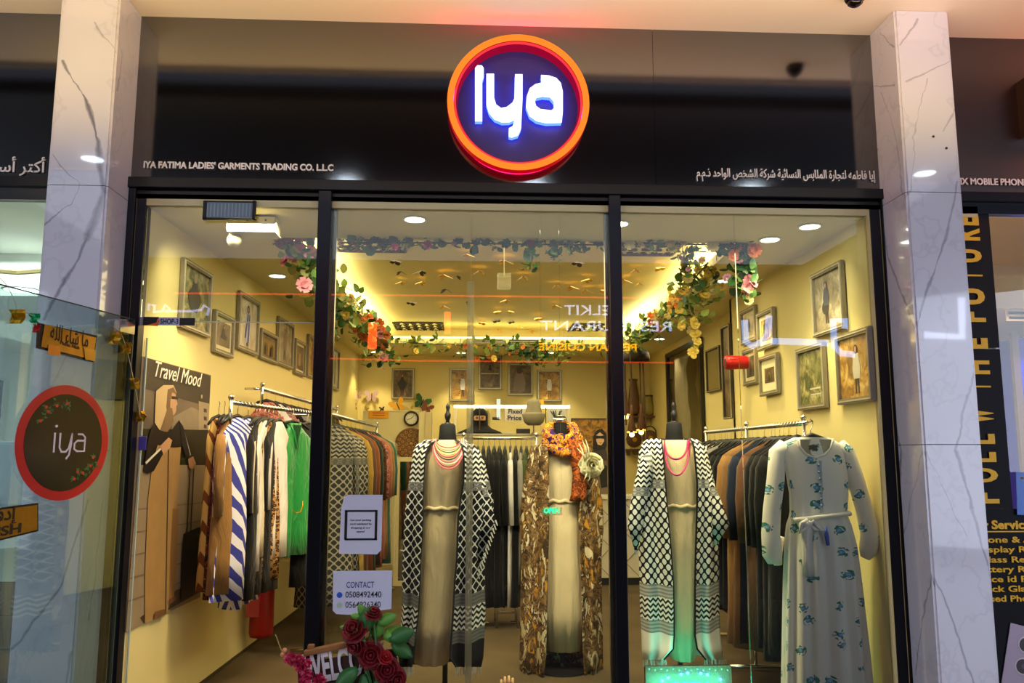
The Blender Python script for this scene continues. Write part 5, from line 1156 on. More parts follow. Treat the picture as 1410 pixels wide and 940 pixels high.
pposter('hood', [(211, 555), (212, 538), (222, 530), (236, 530), (240, 540), (234, 560), (228, 580), (219, 595), (210, 582)], (196, 168, 122))
pposter('hood_shade', [(228, 536), (236, 533), (240, 542), (236, 560), (229, 578), (226, 560)], (112, 84, 56))
pposter('face', [(234, 540), (238.5, 542), (240, 551), (241.5, 556), (239.5, 559), (239.5, 566), (236, 572), (231, 568), (231.5, 552)], (186, 142, 108))
pposter('sunglasses', [(233, 545), (242, 546), (242, 550), (233, 549)], (30, 24, 22))
pposter('scarf_shade', [(228, 560), (234, 562), (236, 580), (228, 594), (216, 596)], (120, 96, 66))
pposter('robe', [(214, 610), (246, 612), (240, 700), (238, 780), (234, 820), (226, 848), (196, 858), (196, 790), (200, 690), (206, 640)], (178, 138, 84), .12)
pposter('robe_panel', [(234, 700), (243, 700), (240, 770), (236, 826), (229, 828), (231, 760)], (146, 106, 62))
pposter('robe_seam', [(228, 600), (229.5, 600), (225, 845), (223.5, 845)], (70, 50, 34))
pposter('black_yoke', [(206, 584), (216, 592), (230, 596), (243, 578), (250, 590), (247, 615), (236, 616), (212, 612), (204, 628), (197, 650), (194, 645), (199, 610)], (24, 22, 24))
pposter('black_sleeve', [(198, 640), (218, 614), (222, 622), (208, 648), (199, 652), (193, 648)], (24, 22, 24))
pposter('sleeve_stripe', [(196, 636), (217, 616), (218, 618.5), (197, 639)], (220, 212, 190)); pposter('sleeve_stripe', [(247, 590), (249, 590), (259, 626), (257, 627)], (220, 212, 190))
pposter('black_sleeve', [(243, 580), (248, 586), (258, 626), (252, 630), (246, 610)], (26, 24, 26))
pposter('hand', [(216, 614), (228, 602), (233, 606), (230, 616), (221, 626)], (190, 144, 104)); pposter('hand', [(255, 632), (262, 628), (266, 638), (260, 646), (256, 642)], (170, 128, 92))
pposter('suitcase_handle', [(257, 645), (258.5, 645), (254, 735), (252.5, 735)], (40, 34, 30)); pposter('suitcase_handle', [(262, 645), (263.5, 645), (259, 732), (257.5, 732)], (40, 34, 30))
pposter('suitcase', [(248, 735), (268, 726), (276, 724), (273, 800), (262, 818), (245, 828), (246, 770)], (20, 18, 20))
for k in range(7): pposter('suitcase_rib', [(268, 736+k*11), (274, 733+k*11), (274, 736+k*11), (268, 739+k*11)], (90, 82, 70))
pposter('shoe', [(208, 842), (222, 838), (222, 846), (206, 854)], (120, 80, 50)); pposter('shoe', [(228, 824), (236, 820), (238, 826), (228, 832)], (110, 72, 46))
a, b = onL(208, 518)+n*.02, onL(273, 533)+n*.02
lettering('Travel Mood', a, b, .085, M((236, 228, 214), .5), po, shear=.35, bold=.0, th=.001)
MB().lathe([(.012, 0), (.012, .002)], onL(273, 546)+n*.02, 12, 'x').build('round_logo', M((180, 168, 146), .5), po)
# fire extinguisher
ex = empty('fire_extinguisher', onL(336, 840)+LN*.12, 'red fire extinguisher hanging low on the left wall beneath the clothes', 'extinguisher'); c = onL(336, 878)+LN*.12; zt = onL(336, 800).z
RED = M((150, 16, 16), .3, name='red_enamel')
MB().lathe([(.03, c.z), (.078, c.z+.012), (.085, c.z+.04), (.085, zt-.05), (.07, zt), (.03, zt+.04), (.025, zt+.07)], (c.x, c.y, 0), 24).build('cylinder', RED, ex, True)
MB().tube([(c.x, c.y, zt+.06), (c.x-.03, c.y-.05, zt+.09), (c.x-.07, c.y-.05, zt+.0), (c.x-.09, c.y-.05, zt-.14)], .012, 8).build('hose', BLACK, ex, True)
MB().box((c.x-.05, c.y-.02, zt+.065), (c.x+.06, c.y+.02, zt+.085)).build('handle', BLACK, ex); MB().box((c.x-.087, c.y-.04, c.z+.16), (c.x+.0, c.y-.088, c.z+.3)).build('data_label', M((170, 60, 56), .5), ex)
# exit-style light box by the glass and the ceiling alarm
eb = empty('light_box', P(315, 288, Y=0), 'black framed box with pale ribbed panel at the top of the left window', 'box')
def ybx(x0, y0, x1, y1, Y, th, name, mt, par, **kw):
    a, b = P(x0, y0, Y=Y), P(x1, y1, Y=Y); return box(name, (a.x, Y, b.z), (b.x, Y+th, a.z), mt, par, **kw)
for q in ((280, 276, 351, 278.5), (280, 299.5, 351, 302), (280, 276, 283, 302), (348, 276, 351, 302)): ybx(*q, -.018, .02, 'frame_bar', BLACK, eb)
ybx(283, 278, 348, 300, -.012, .015, 'panel', M((120, 138, 150), .4), eb)
for k in range(13): ybx(285+k*4.9, 280, 286+k*4.9, 298, -.014, .002, 'rib', M((150, 168, 178), .4), eb)
al = empty('alarm_box', P(344, 308, Y=.14), 'pale box with screws on the ceiling behind the black framed light box', 'box')
ybx(312, 297, 379, 317, .14, .12, 'casing', M((206, 196, 160), .5), al, bevel=.006); ybx(312, 316, 379, 319.5, .13, .14, 'lower_plate', M((220, 212, 180), .5), al, bevel=.004)
for x in (341, 366): MB().lathe([(.006, 0), (.006, -.003)], P(x, 303, Y=.139), 10, 'y').build('screw', M((90, 80, 60), .4, .6), al)
dm = empty('dome_sensor', P(323, 330, Y=.2), 'cream ball shaped sensor below the ceiling alarm box', 'sensor'); q = P(323, 331, Y=.2)
MB().ball(q, .04, 18, 12).build('ball', M((226, 216, 178), .35), dm, True); MB().lathe([(.03, .03), (.03, .07)], q, 14).build('neck', M((206, 196, 160), .5), dm)
# ================================================================ rear of the shop
CRP = M((214, 200, 150), .6, name='cream_board'); WD = M((120, 76, 36), .5, var=.3, vs=20)
# fitting room partition with box pier
YP = 5.6
def yb(x0, y0, x1, y1, Y, th, name, mt, par=None, **kw): return ybx(x0, y0, x1, y1, Y, th, name, mt, par, **kw)
pt_ = empty('partition', P(540, 700, Y=YP), 'cream half height partition in the rear left corner', 'partition')
a, b = P(500, 566, Y=YP), P(578, 566, Y=YP); box('board', (a.x, YP, 0), (b.x, YP+.06, a.z), CRP, pt_)
a2 = P(578, 568, Y=YP), P(587, 568, Y=YP), P(595, 568, Y=YP)
box('pier_side', (a2[0].x, YP-.12, 0), (a2[1].x, YP+.05, a2[0].z), CRP, pt_); box('pier_front', (a2[1].x, YP-.15, 0), (a2[2].x, YP+.05, a2[0].z), M((196, 180, 130), .6), pt_)
box('top_trim', (a.x, YP-.006, a.z), (b.x, YP+.066, a.z+.012), M((230, 220, 180), .5), pt_)
pq = empty('gold_plaque', P(521, 570, Y=YP), 'small gold plaque with red letters on the partition top', 'plaque'); yb(508, 565.5, 535, 575.5, YP-.012, .008, 'plate', M((230, 160, 20), .35, .3), pq)
for k in range(2): yb(513, 568+k*3.2, 530, 569+k*3.2, YP-.014, .002, 'print_line', M((180, 60, 10), .5), pq)
ck = empty('wall_clock', P(566, 576, Y=YP-.03), 'round dark rimmed clock on the partition above the carved disc', 'clock'); q = P(566.5, 576, Y=YP-.005)
MB().lathe([(.085, 0), (.09, -.02), (.082, -.035), (.07, -.035), (.068, -.02), (.068, 0)], q, 28, 'y').build('rim', M((50, 36, 20), .4, .3), ck, True); MB().lathe([(.068, -.018), (.068, -.012)], q, 28, 'y').build('dial', M((222, 216, 190), .5), ck)
for a_, l_ in ((50, .045), (200, .055)): MB().quadbar(q+Vector((0, -.022, 0)), q+Vector((l_*cos(R(a_)), -.022, l_*sin(R(a_)))), .006, .002, up=(0, 1, 0)).build('hand', BLACK, ck)
for k in range(12): MB().quadbar(q+Vector((.052*cos(k*pi/6), -.02, .052*sin(k*pi/6))), q+Vector((.062*cos(k*pi/6), -.02, .062*sin(k*pi/6))), .004, .002, up=(0, 1, 0)).build('hour_mark', BLACK, ck)
dc = empty('carved_disc', P(566, 611, Y=YP-.05), 'large round carved golden brown wooden disc below the clock', 'ornament'); q = P(566, 611, Y=YP-.02); DW = M((126, 84, 30), .5, var=.25, vs=40); DW2 = M((176, 128, 58), .45)
MB().lathe([(.185, .02), (.19, 0), (.185, -.012), (.17, -.016), (.165, -.01), (.003, -.01)], q, 40, 'y').build('disc', DW, dc)
for rr, nn, sz in ((.145, 16, .022), (.1, 11, .02), (.05, 6, .02)):
    for k in range(nn):
        a_ = 2*pi*k/nn; c2 = q+Vector((rr*cos(a_), -.014, rr*sin(a_)))
        MB().tube([c2+Vector((sz*(1-.1*j)*cos(j+a_), 0, sz*(1-.1*j)*sin(j+a_))) for j in range(7)], .0045, 5).build('carved_scroll', DW2, dc, True)
MB().ball(q+Vector((0, -.012, 0)), .02).build('boss', DW2, dc, True)
# mirror stand below
mr = empty('standing_mirror', P(560, 740, Y=5.0), 'standing mirror in a cream frame behind the left mannequin', 'mirror'); a, b = P(544, 629, Y=5.0), P(586, 629, Y=5.0)
for x0, x1, z0, z1 in ((a.x, b.x, a.z-.05, a.z), (a.x, a.x+.055, .05, a.z-.05), (b.x-.055, b.x, .05, a.z-.05), (a.x, b.x, .0, .05)): box('frame_bar', (x0, 4.97, z0), (x1, 5.02, z1), M((214, 196, 146), .5), mr)
box('mirror_glass', (a.x+.05, 4.99, .04), (b.x-.05, 5.0, a.z-.04), M((200, 200, 200), .03, 1, name='mirror'), mr)
# butterflies on the wall
def butterfly(c, s, col, label, up=UZ, side=Vector((1, 0, 0)), n_=Vector((0, -1, 0)), rot=0, group=None):
    r = empty('butterfly', c, label, 'butterfly', group); u = side*cos(rot)+up*sin(rot); v = up*cos(rot)-side*sin(rot)
    for sg in (-1, 1):
        w1 = [(.02, .05), (.25, .6), (.7, .85), (.95, .6), (.75, .15), (.1, -.02)]; w2 = [(.02, -.02), (.5, .05), (.7, -.25), (.45, -.7), (.15, -.5)]
        for nm, w_ in (('fore_wing', w1), ('hind_wing', w2)):
            mb = MB(); k = len(w_); ps = [c+u*(x*sg*s)+v*(y*s)+n_*(.1*s+abs(x)*s*.55) for x, y in w_]; mb.add(ps, [tuple(range(k))]); mb.build(nm, col, r, solid=.0015)
    MB().tube([c-v*s*.5+n_*.1*s, c+v*s*.45+n_*.12*s], s*.06, 5).build('body', BLACK, r)
    return r
PUR = M((110, 86, 130), .5); GLD = M((226, 170, 60), .4, .3); PNK = M((190, 160, 170), .5); OCH = M((200, 170, 70), .5)
for k, (x, y, s, m_, lb) in enumerate(((467, 537, .05, PUR, 'small purple butterfly at the far left of the rear corner'), (475, 535, .055, PUR, 'purple butterfly second from left in the rear corner'), (483, 538, .07, PUR, 'larger purple butterfly with raised wings in the rear corner'), (493, 545, .065, PNK, 'pale pink butterfly at the rear corner edge'), (474, 557, .085, PUR, 'big purple butterfly low in the rear corner'), (487, 561, .06, OCH, 'ochre butterfly on the partition edge'),
        (512, 546, .1, PNK, 'pale brown butterfly on the back wall above the gold plaque'), (548, 559, .11, GLD, 'golden butterfly under the leftmost back wall photo'), (505, 563, .03, OCH, 'tiny ochre butterfly left above the gold plaque'), (526, 563, .035, DKB, 'tiny brown butterfly right above the gold plaque'), (566, 562, .03, OCH, 'tiny ochre butterfly above the clock'), (581, 555, .12, M((60, 110, 70), .5), 'green butterfly standing on the box pier'), (588, 562, .08, M((120, 60, 50), .5), 'red brown butterfly leaning at the box pier'))):
    c = P(x, y, Y=YB-.02 if x > 496 and y < 560 else (5.55 if x > 496 else 5.0)); 
    if x < 497: c = onL(x, y, .03) if False else P(x, y, Y=6.3)
    butterfly(c, s, m_, lb, rot=random.uniform(-.5, .5))
# foil butterflies over the upper ceiling
bx = [(544, 357), (552, 373), (579, 372), (612, 377), (580, 387), (552, 387), (614, 397), (644, 349), (660, 372), (648, 413), (566, 414), (611, 420), (695, 357), (795, 359), (809, 383), (766, 392), (787, 393), (807, 398), (831, 398), (765, 419), (696, 412), (686, 427), (702, 427), (684, 439), (704, 441), (742, 436), (716, 449), (685, 453), (649, 447), (664, 442), (734, 455), (875, 370), (910, 366), (860, 384), (881, 389), (857, 449), (629, 379), (720, 380)]
for k, (x, y) in enumerate(bx):
    c = P(x, y, Z=ZU-.03); butterfly(c, .045+.02*random.random(), random.choice([GLD, DKB, GLD]), 'small foil butterfly stuck under the ceiling tray', up=Vector((0, 1, 0)), n_=Vector((0, 0, -1)), rot=random.uniform(-1.5, 1.5), group='foil butterflies under the ceiling tray')
# clear box fixed below the tray
cb = empty('acrylic_box', P(694, 390, Y=1.5), 'clear acrylic box hanging in the middle under the ceiling tray', 'box'); a, b = P(685, 380, Y=1.6), P(703, 398, Y=1.6)
ACR = NT('acrylic'); ACR.base((230, 222, 190)); ACR = ACR.set(.1, alpha=.3)
MB().box((a.x, 1.55, b.z), (b.x, 1.62, a.z)).build('casing', ACR, cb, bevel=.004); box('top_plate', (a.x, 1.54, a.z), (b.x, 1.63, a.z+.01), ACR, cb); MB().tube([((a.x+b.x)/2, 1.58, a.z), ((a.x+b.x)/2, 1.58, ZU)], .003, 5).build('cord', M((200, 190, 150), .5), cb)
# lit display gantry
YG = 4.6
gn = empty('display_gantry', P(700, 700, Y=YG), 'white display gantry with a glowing top bar before the back wall', 'display frame'); a, b = P(625, 560, Y=YG), P(785, 561, Y=YG)
box('light_bar', (a.x, YG, a.z-.012), (b.x, YG+.05, a.z+.022), EM((255, 244, 215), 3.2), gn)
for x in (a.x, b.x-.03): box('upright', (x, YG, 0), (x+.03, YG+.05, a.z-.012), M((220, 210, 180), .4), gn)
sz_ = P(700, 597, Y=YG).z; box('shelf', (a.x, YG-.1, sz_-.02), (b.x-.25, YG+.28, sz_), M((176, 168, 150), .35, .4), gn)
for x in (660.5, 751.5): MB().tube([P(x, 561, Y=YG), P(x, 597, Y=YG)], .006, 6).build('hanging_rod', M((90, 80, 60), .4, .6), gn)
# niqab display head
nh = empty('veiled_bust', P(660, 596, Y=4.7), 'bust in a black face veil on the gantry shelf', 'bust'); c = P(660.5, 580, Y=4.72); BV = CL((16, 15, 17))
MB().lathe([(.25, sz_-c.z+.005), (.22, -.11), (.13, -.075), (.09, -.04), (.088, .02), (.09, .06), (.075, .11), (.04, .14), (.003, .15)], c, 28, sy=.7).build('black_veil', BV, nh, True)
MB().box(c+Vector((-.062, -.076, .005)), c+Vector((.062, -.05, .058))).build('face_opening', M((196, 146, 108), .5), nh, bevel=.012, label='face seen in the eye slot')
for s in (-1, 1):
    MB().lathe([(.002, -.005), (.013, -.003), (.013, .002)], c+Vector((s*.028, -.077, .034)), 12, 'y', sx=1, sy=.5).build('eye', M((30, 20, 16), .2), nh)
    MB().tube([c+Vector((s*.012, -.08, .045)), c+Vector((s*.03, -.081, .05)), c+Vector((s*.05, -.078, .045))], .003, 5).build('eyebrow', BLACK, nh)
MB().box(c+Vector((-.006, -.086, .008)), c+Vector((.006, -.074, .03))).build('nose', M((186, 134, 98), .5), nh, bevel=.003)
fb_ = pic('small dim framed photo behind the veiled bust', ((648, 565), (672, 565), (672, 590), (648, 590)), 'B', DIMP)
fx = empty('price_sign', P(710, 568, Y=4.75), 'pale sign reading Fixed Price under the glowing bar', 'sign'); yb(695, 562, 723, 580, 4.75, .01, 'board', M((206, 190, 168), .5), fx)
for tx, x0, x1, y in (('Fixed', 700, 719, 569), ('Price', 699, 718, 578)):
    a, b = P(x0, y, Y=4.745), P(x1, y, Y=4.745); lettering(tx, a, (b.x, b.y, a.z), .05, INK, fx, th=.001, bold=.02)
for i, (x0, y0, x1, y1, Y, c_, lb) in enumerate(((684, 549, 689, 577, 4.7, (240, 236, 210), 'small white lamp block left of the glass joint'), (711, 590, 730, 597, 4.62, (30, 26, 24), 'dark flat box lying on the gantry shelf'), (743, 550, 749, 574, 4.75, (230, 170, 20), 'upright yellow card behind the grey hat'), (754, 560, 779, 580, 4.8, (200, 196, 180), 'pale print board with dark plant drawing'), (678, 574, 688, 578, 4.7, (40, 36, 30), 'thin dark box beside the white lamp block'))):
    r = empty('display_card' if i > 1 else 'display_block', P((x0+x1)/2, y1, Y=Y), lb, 'box' if i in (1, 4) else 'card' if i in (2, 3) else 'lamp'); yb(x0, y0, x1, y1, Y, .03, 'body', M(c_, .5) if i else EM(c_, 1.3), r, bevel=.003)
    if i == 3:
        for k in range(9): MB().tube([P(766, 579, Y=Y-.004), P(766+random.uniform(-9, 9), 563+random.uniform(0, 9), Y=Y-.004)], .006, 4).build('plant_drawing', M((40, 50, 40), .6), r)
ht = empty('bucket_hat', P(735, 560, Y=4.3), 'grey woven hat with wide brim on a stand before the glowing bar', 'hat'); c = P(735, 568, Y=4.3); HM = M((150, 142, 118), .8, bump=.5, bs=120, var=.2)
MB().lathe([(.11, -.04), (.09, -.01), (.075, .05), (.07, .1), (.05, .135), (.003, .145)], c, 26, sy=.9).build('crown', HM, ht, True); MB().lathe([(.065, -.13), (.1, -.1), (.125, -.02), (.1, 0)], c, 26, sy=.9).build('brim', HM, ht, True); MB().tube([c+Vector((0, 0, -.12)), c+Vector((0, 0, -.2)), (c.x, YG-.05, sz_)], .01, 8).build('stand', CHROME, ht)
# reception counter with diagonal lines
YC = 4.9
rc = empty('reception_counter', P(840, 800, Y=YC), 'cream counter with a diagonal line pattern behind the second mullion', 'counter'); a, b = P(800, 683, Y=YC), P(885, 683, Y=YC); zb_ = P(840, 800, Y=YC).z
box('body', (a.x, YC, .08), (b.x+.1, YC+.5, a.z-.03), M((214, 204, 180), .5), rc); box('top', (a.x-.03, YC-.03, a.z-.03), (b.x+.13, YC+.53, a.z), M((228, 222, 206), .3), rc); box('plinth', (a.x+.02, YC+.03, 0), (b.x+.08, YC+.48, .08), BLACK, rc)
wd_ = b.x+.1-a.x; hh_ = a.z-.11
for k in range(-3, 6):
    for s in (1, -1):
        x0 = a.x+k*.32; pts = []
        for f in (0, 1):
            x = x0+s*f*hh_; pts.append((x, .08+f*hh_))
        (x0_, z0_), (x1_, z1_) = pts
        lo_, hi_ = a.x+.005, b.x+.095; f0, f1 = 0, 1
        d_ = x1_-x0_
        ts = sorted(((lo_-x0_)/d_, (hi_-x0_)/d_)); f0, f1 = max(0, ts[0]), min(1, ts[1])
        if f1-f0 > .05: MB().quadbar((x0_+d_*f0, YC-.003, z0_+(z1_-z0_)*f0), (x0_+d_*f1, YC-.003, z0_+(z1_-z0_)*f1), .006, .008, up=(0, 1, 0)).build('inlay_strip', M((120, 104, 78), .4), rc)
# large poster with woman in sunglasses
wp = empty('fashion_poster', P(816, 630, Y=5.25), 'large poster of a woman in sunglasses before ornate foliage', 'poster'); a, b = P(788, 577, Y=5.25), P(850, 680, Y=5.25)
FOL = artm('foliage_poster', [(50, 30, 10), (110, 76, 20), (170, 130, 40), (200, 90, 40)], 22); box('print', (a.x, 5.25, b.z), (b.x, 5.27, a.z), FOL, wp)
for x0, x1, z0, z1 in ((a.x-.01, b.x+.01, a.z, a.z+.012), (a.x-.012, a.x, b.z, a.z), (b.x, b.x+.012, b.z, a.z)): box('border', (x0, 5.24, z0), (x1, 5.28, z1), DKB, wp)
def yp(name, pts, c_, Y, par, lb=None):
    q = [P(x, y, Y=Y) for x, y in pts]; return MB().prism([(v.x, v.z) for v in q], (0, Y, 0), (1, 0, 0), (0, 0, 1), .001).build(name, M(c_, .45), par, label=lb)
yp('coat', [(812, 625), (822, 612), (836, 612), (845, 630), (846, 680), (810, 680), (808, 650)], (110, 92, 74), 5.247, wp); yp('headscarf', [(816, 618), (817, 600), (822, 592), (829, 590), (835, 597), (836, 612), (832, 622), (820, 626)], (24, 20, 20), 5.245, wp)
yp('face', [(821, 599), (826, 595), (831, 599), (832, 607), (828, 613), (823, 612), (821, 606)], (214, 176, 140), 5.243, wp); yp('sunglasses', [(819, 599), (826, 600), (833, 599), (832, 604), (827, 603.5), (825, 603.5), (820, 604)], (16, 14, 16), 5.241, wp); yp('lips', [(825, 609), (829, 609), (827, 610.5)], (150, 40, 40), 5.241, wp)
yp('handbag', [(824, 645), (834, 640), (842, 650), (842, 668), (828, 672)], (20, 18, 18), 5.242, wp); yp('scarf_pattern', [(814, 622), (834, 618), (838, 634), (812, 634)], (60, 50, 44), 5.244, wp)
# rear right: mirror, shelves, hanging lamps, bags
lm = empty('leaning_mirror', (2.3, 4.6, 0), 'tall black framed mirror wrapped in clear film on the rear right wall', 'mirror'); XM = 2.325
y0_, y1_ = P(966, 450, X=XM).y, P(919, 480, X=XM).y; y1_ = min(y1_, 6.2); zt_ = 2.58
MB().box((XM-.03, y0_, .1), (XM, y0_+.05, zt_)).box((XM-.03, y1_-.05, .1), (XM, y1_, zt_)).build('frame_upright', M((36, 26, 18), .35), lm); MB().box((XM-.03, y0_, zt_-.05), (XM, y1_, zt_)).build('frame_top', M((36, 26, 18), .35), lm)
box('mirror_glass', (XM-.01, y0_+.05, .1), (XM-.004, y1_-.05, zt_-.05), M((96, 88, 70), .08, 1), lm)
m = MB(); m.grid([[(XM-.04-.03*abs(sin(i*1.7+j*2.1)), y0_+.35+j*.13+.06*sin(i), 2.45-i*.16) for j in range(5)] for i in range(13)]); m.build('plastic_film', PLAS, lm, True, label='crinkled clear film')
for k, (x, y, w_, lb) in enumerate(((888, 573, .3, 'upper wooden wall shelf at the rear right with a tall holder'), (874, 618, .2, 'lower small wooden wall shelf at the rear right'))):
    c = P(x, y, Y=6.3); r = empty('wall_shelf', c, lb, 'shelf'); box('board', (c.x-w_*.6, 6.15, c.z-.02), (c.x+w_*.6, YB, c.z), WD, r); box('bracket', (c.x-w_*.4, 6.25, c.z-.08), (c.x-w_*.36, YB, c.z-.02), DKB, r); box('bracket', (c.x+w_*.36, 6.25, c.z-.08), (c.x+w_*.4, YB, c.z-.02), DKB, r)
for x, y0, y1, c_, lb in ((873, 523, 572, (120, 84, 44), 'tall woven brown holder on the upper rear shelf'), (893, 545, 572, (176, 160, 70), 'clear yellowish vase on the upper rear shelf')):
    a, b = P(x, y0, Y=6.28), P(x, y1, Y=6.28); r = empty('shelf_vase', b, lb, 'vase'); MB().lathe([(.05, 0), (.075, .05), (.07, (a.z-b.z)*.5), (.045, a.z-b.z-.03), (.055, a.z-b.z)], b, 18).build('body', M(c_, .6, var=.3, vs=60, bump=.4), r, True)
    MB().lathe([(.056, a.z-b.z-.01), (.06, a.z-b.z+.01)], b, 18).build('rim', DKB, r)
for k, (x, y, s, c_, lb) in enumerate(((873, 605, .1, (92, 60, 36), 'round dark brown bag hanging at the rear right, left one'), (895, 603, .1, (110, 76, 46), 'round patterned brown bag hanging at the rear right, right one'))):
    c = P(x, y, Y=6.1); r = empty('round_bag', c, lb, 'bag'); MB().ball(c, s, 20, 12, sy=.35).build('body', M(c_, .7, var=.4, vs=40, bump=.5, bs=80), r, True); MB().tube([c+Vector((s*.8*cos(t_), 0, s*.6+.09*sin(t_))) for t_ in [pi*j/8 for j in range(9)]], .008, 6).build('strap', DKB, r)
    MB().lathe([(s*.3, -.045), (s*.25, -.03)], c, 14, 'y').build('clasp', GOLD, r)
c = P(877, 612, Y=6.40); r = empty('rope_ring', c, 'cream rope ring hanging before the brown bags', 'ornament'); MB().tube([c+Vector((.09*cos(2*pi*j/20)+.02*sin(2*pi*j/20), 0, .15*sin(2*pi*j/20))) for j in range(20)], .012, 8, closed=True).build('ring', CRR, r, True); MB().ball(c+Vector((0, 0, .155)), .02).build('knot', CRR, r, True)
for k, (x, y, Y) in enumerate(((862, 572, 5.0), (870, 596, 4.6), (883, 593, 4.8), (945, 572, 5.2), (943, 590, 5.1))):
    lb = ['left highest', 'lowest', 'right', 'upper mirror side', 'lower mirror side'][k]+' hanging bulb with dark rope holder at the rear right'
    c = P(x, y, Y=Y); r = empty('pendant_lamp', c, lb, 'lamp'); MB().tube([c+Vector((0, 0, .1)), (c.x, c.y, ZS)], .008, 6).build('cord', DKB, r)
    MB().lathe([(.035, .0), (.045, .04), (.03, .12), (.018, .2), (.01, .3)], c, 14).build('woven_holder', M((84, 50, 22), .7, bump=.5), r, True); MB().ball(c+Vector((0, 0, -.015)), .028).build('bulb', EM((255, 200, 110), 12), r, True)
    for t_ in range(5): MB().lathe([(.003, 0), (.014, .01), (.003, .02)], c+Vector((.045*cos(t_*1.26), .045*sin(t_*1.26), 0)), 6).build('petal_shade', EM((255, 180, 80), 3), r)
c = P(874, 492, Y=4.8); r = empty('rattan_shade', c, 'dark carved lantern crown with straps hanging at the rear right', 'lamp shade')
MB().lathe([(.16, -.05), (.17, 0), (.15, .06), (.08, .1), (.01, .11)], c, 20).build('crown', M((56, 34, 20), .6, var=.4, vs=60, bump=.8, bs=60), r, True)
for s, z_ in ((-.13, -.75), (-.05, -.5), (.09, -.9)): MB().quadbar(c+Vector((s, 0, -.03)), c+Vector((s+.02, 0, z_)), .035, .012).build('strap', M((96, 60, 34), .7, var=.3, vs=40), r)
# red lamp on the right
c = P(1014, 499, X=2.02); r = empty('spot_can', c, 'short red cylinder fixed beside the right wall frames', 'ornament'); MB().lathe([(.05, -.085), (.055, -.07), (.05, .07), (.05, .08)], c, 22, 'y').build('body', M((180, 20, 20), .35), r, True)
for v in r.children[0].data.vertices: v.co.x, v.co.y = v.co.y*1.0, v.co.x
MB().lathe([(.03, -.088), (.03, -.084)], c, 18, 'x').build('opening', M((60, 10, 12), .5), r)
# chrome stool in the centre
r = empty('chrome_stool', P(697, 870, Y=2.9), 'low chrome framed stool behind the leaf print robe', 'stool'); zz = P(697, 842, Y=2.9); x0, x1 = P(683, 842, Y=2.9).x, P(712, 842, Y=2.9).x
for x in (x0, x1):
    for y in (2.75, 3.05): MB().tube([(x, y, .0), (x, y, .3)], .012, 8).build('leg', CHROME, r, True)
MB().box((x0-.02, 2.72, .3), (x1+.02, 3.08, .34)).build('seat', BLACK, r, bevel=.01); MB().tube([(x0, 2.75, .12), (x1, 2.75, .12), (x1, 3.05, .12), (x0, 3.05, .12)], .01, 8, closed=True).build('rung', CHROME, r)
r = empty('display_hand', P(698, 940, Y=.55), 'beige display hand with upright fingers at the bottom of the window', 'display hand'); HB = M((206, 168, 128), .5)
c = P(698, 948, Y=.55); MB().box(c+Vector((-.034, -.012, -.09)), c+Vector((.034, .014, -.005))).build('palm', HB, r, bevel=.01)
for k, (dx, h) in enumerate(((-.028, .05), (-.01, .066), (.009, .07), (.027, .058))): MB().tube([c+Vector((dx, 0, -.012)), c+Vector((dx*1.1, -.003, h*.5)), c+Vector((dx*1.15, -.008, h))], [.0095, .009, .006], 8).build('finger', HB, r, True)
MB().tube([c+Vector((.03, 0, -.06)), c+Vector((.05, -.004, -.03)), c+Vector((.058, -.008, 0))], [.012, .011, .007], 8).build('thumb', HB, r, True)
MB().lathe([(.03, -.2), (.026, -.08)], c, 14).build('wrist_stand', HB, r, True)
# ================================================================ garlands
LG = [M(c, .5, var=.15, vs=30) for c in ((52, 92, 44), (88, 124, 48), (36, 64, 40), (130, 146, 60), (150, 150, 72))]
def leaf_mesh(s=1, lobed=False):
    mb = MB(); rows = []
    for i in range(5):
        t = i/4; w_ = .42*sin(pi*min(1, t*.9+.06))**.8; rows.append([(x*w_*s, t*s, (.12*abs(x)-.25*t*t)*s) for x in (-1, 0, 1)])
    return mb.grid(rows)
def put_piece(src, parent, loc, rot, sc, name=None):
    c = src.copy(); COL.objects.link(c); c.parent = parent; c.location = loc-root_of(parent); c.rotation_euler = rot; c.scale = (sc, sc, sc); return c
LEAVES = []
def ensure(parent):
    for i, m_ in enumerate(LG):
        o = leaf_mesh().build('leaf', m_, None, True); LEAVES.append(o)
def flower_mesh(mt, n=6, rings=2):
    mb = MB()
    for q in range(rings):
        for k in range(n):
            a = 2*pi*k/n+q*.5; s = 1-.35*q; tl_ = .35+.5*q; rows = []
            for i in range(3):
                t = i/2; r_ = t*s*cos(tl_); z = t*s*sin(tl_)+q*.05; w_ = .34*s*(.5+t)*(1 if i < 2 else .7)
                rows.append([(r_*cos(a)-w_*x*sin(a), r_*sin(a)+w_*x*cos(a), z) for x in (-1, 1)])
            mb.grid(rows)
    return mb
PROT = {}
def proto(kind):
    if kind in PROT: return PROT[kind]
    col = {'pink': (206, 130, 140), 'yellow': (222, 190, 80), 'orange': (222, 120, 60), 'magenta': (160, 60, 90), 'cream': (230, 214, 150), 'mauve': (170, 120, 140)}[kind]
    PROT[kind] = flower_mesh(M(col, .6, var=.15, vs=40)).build('flower', M(col, .6, var=.15, vs=40), None, True); return PROT[kind]
GI = [0]
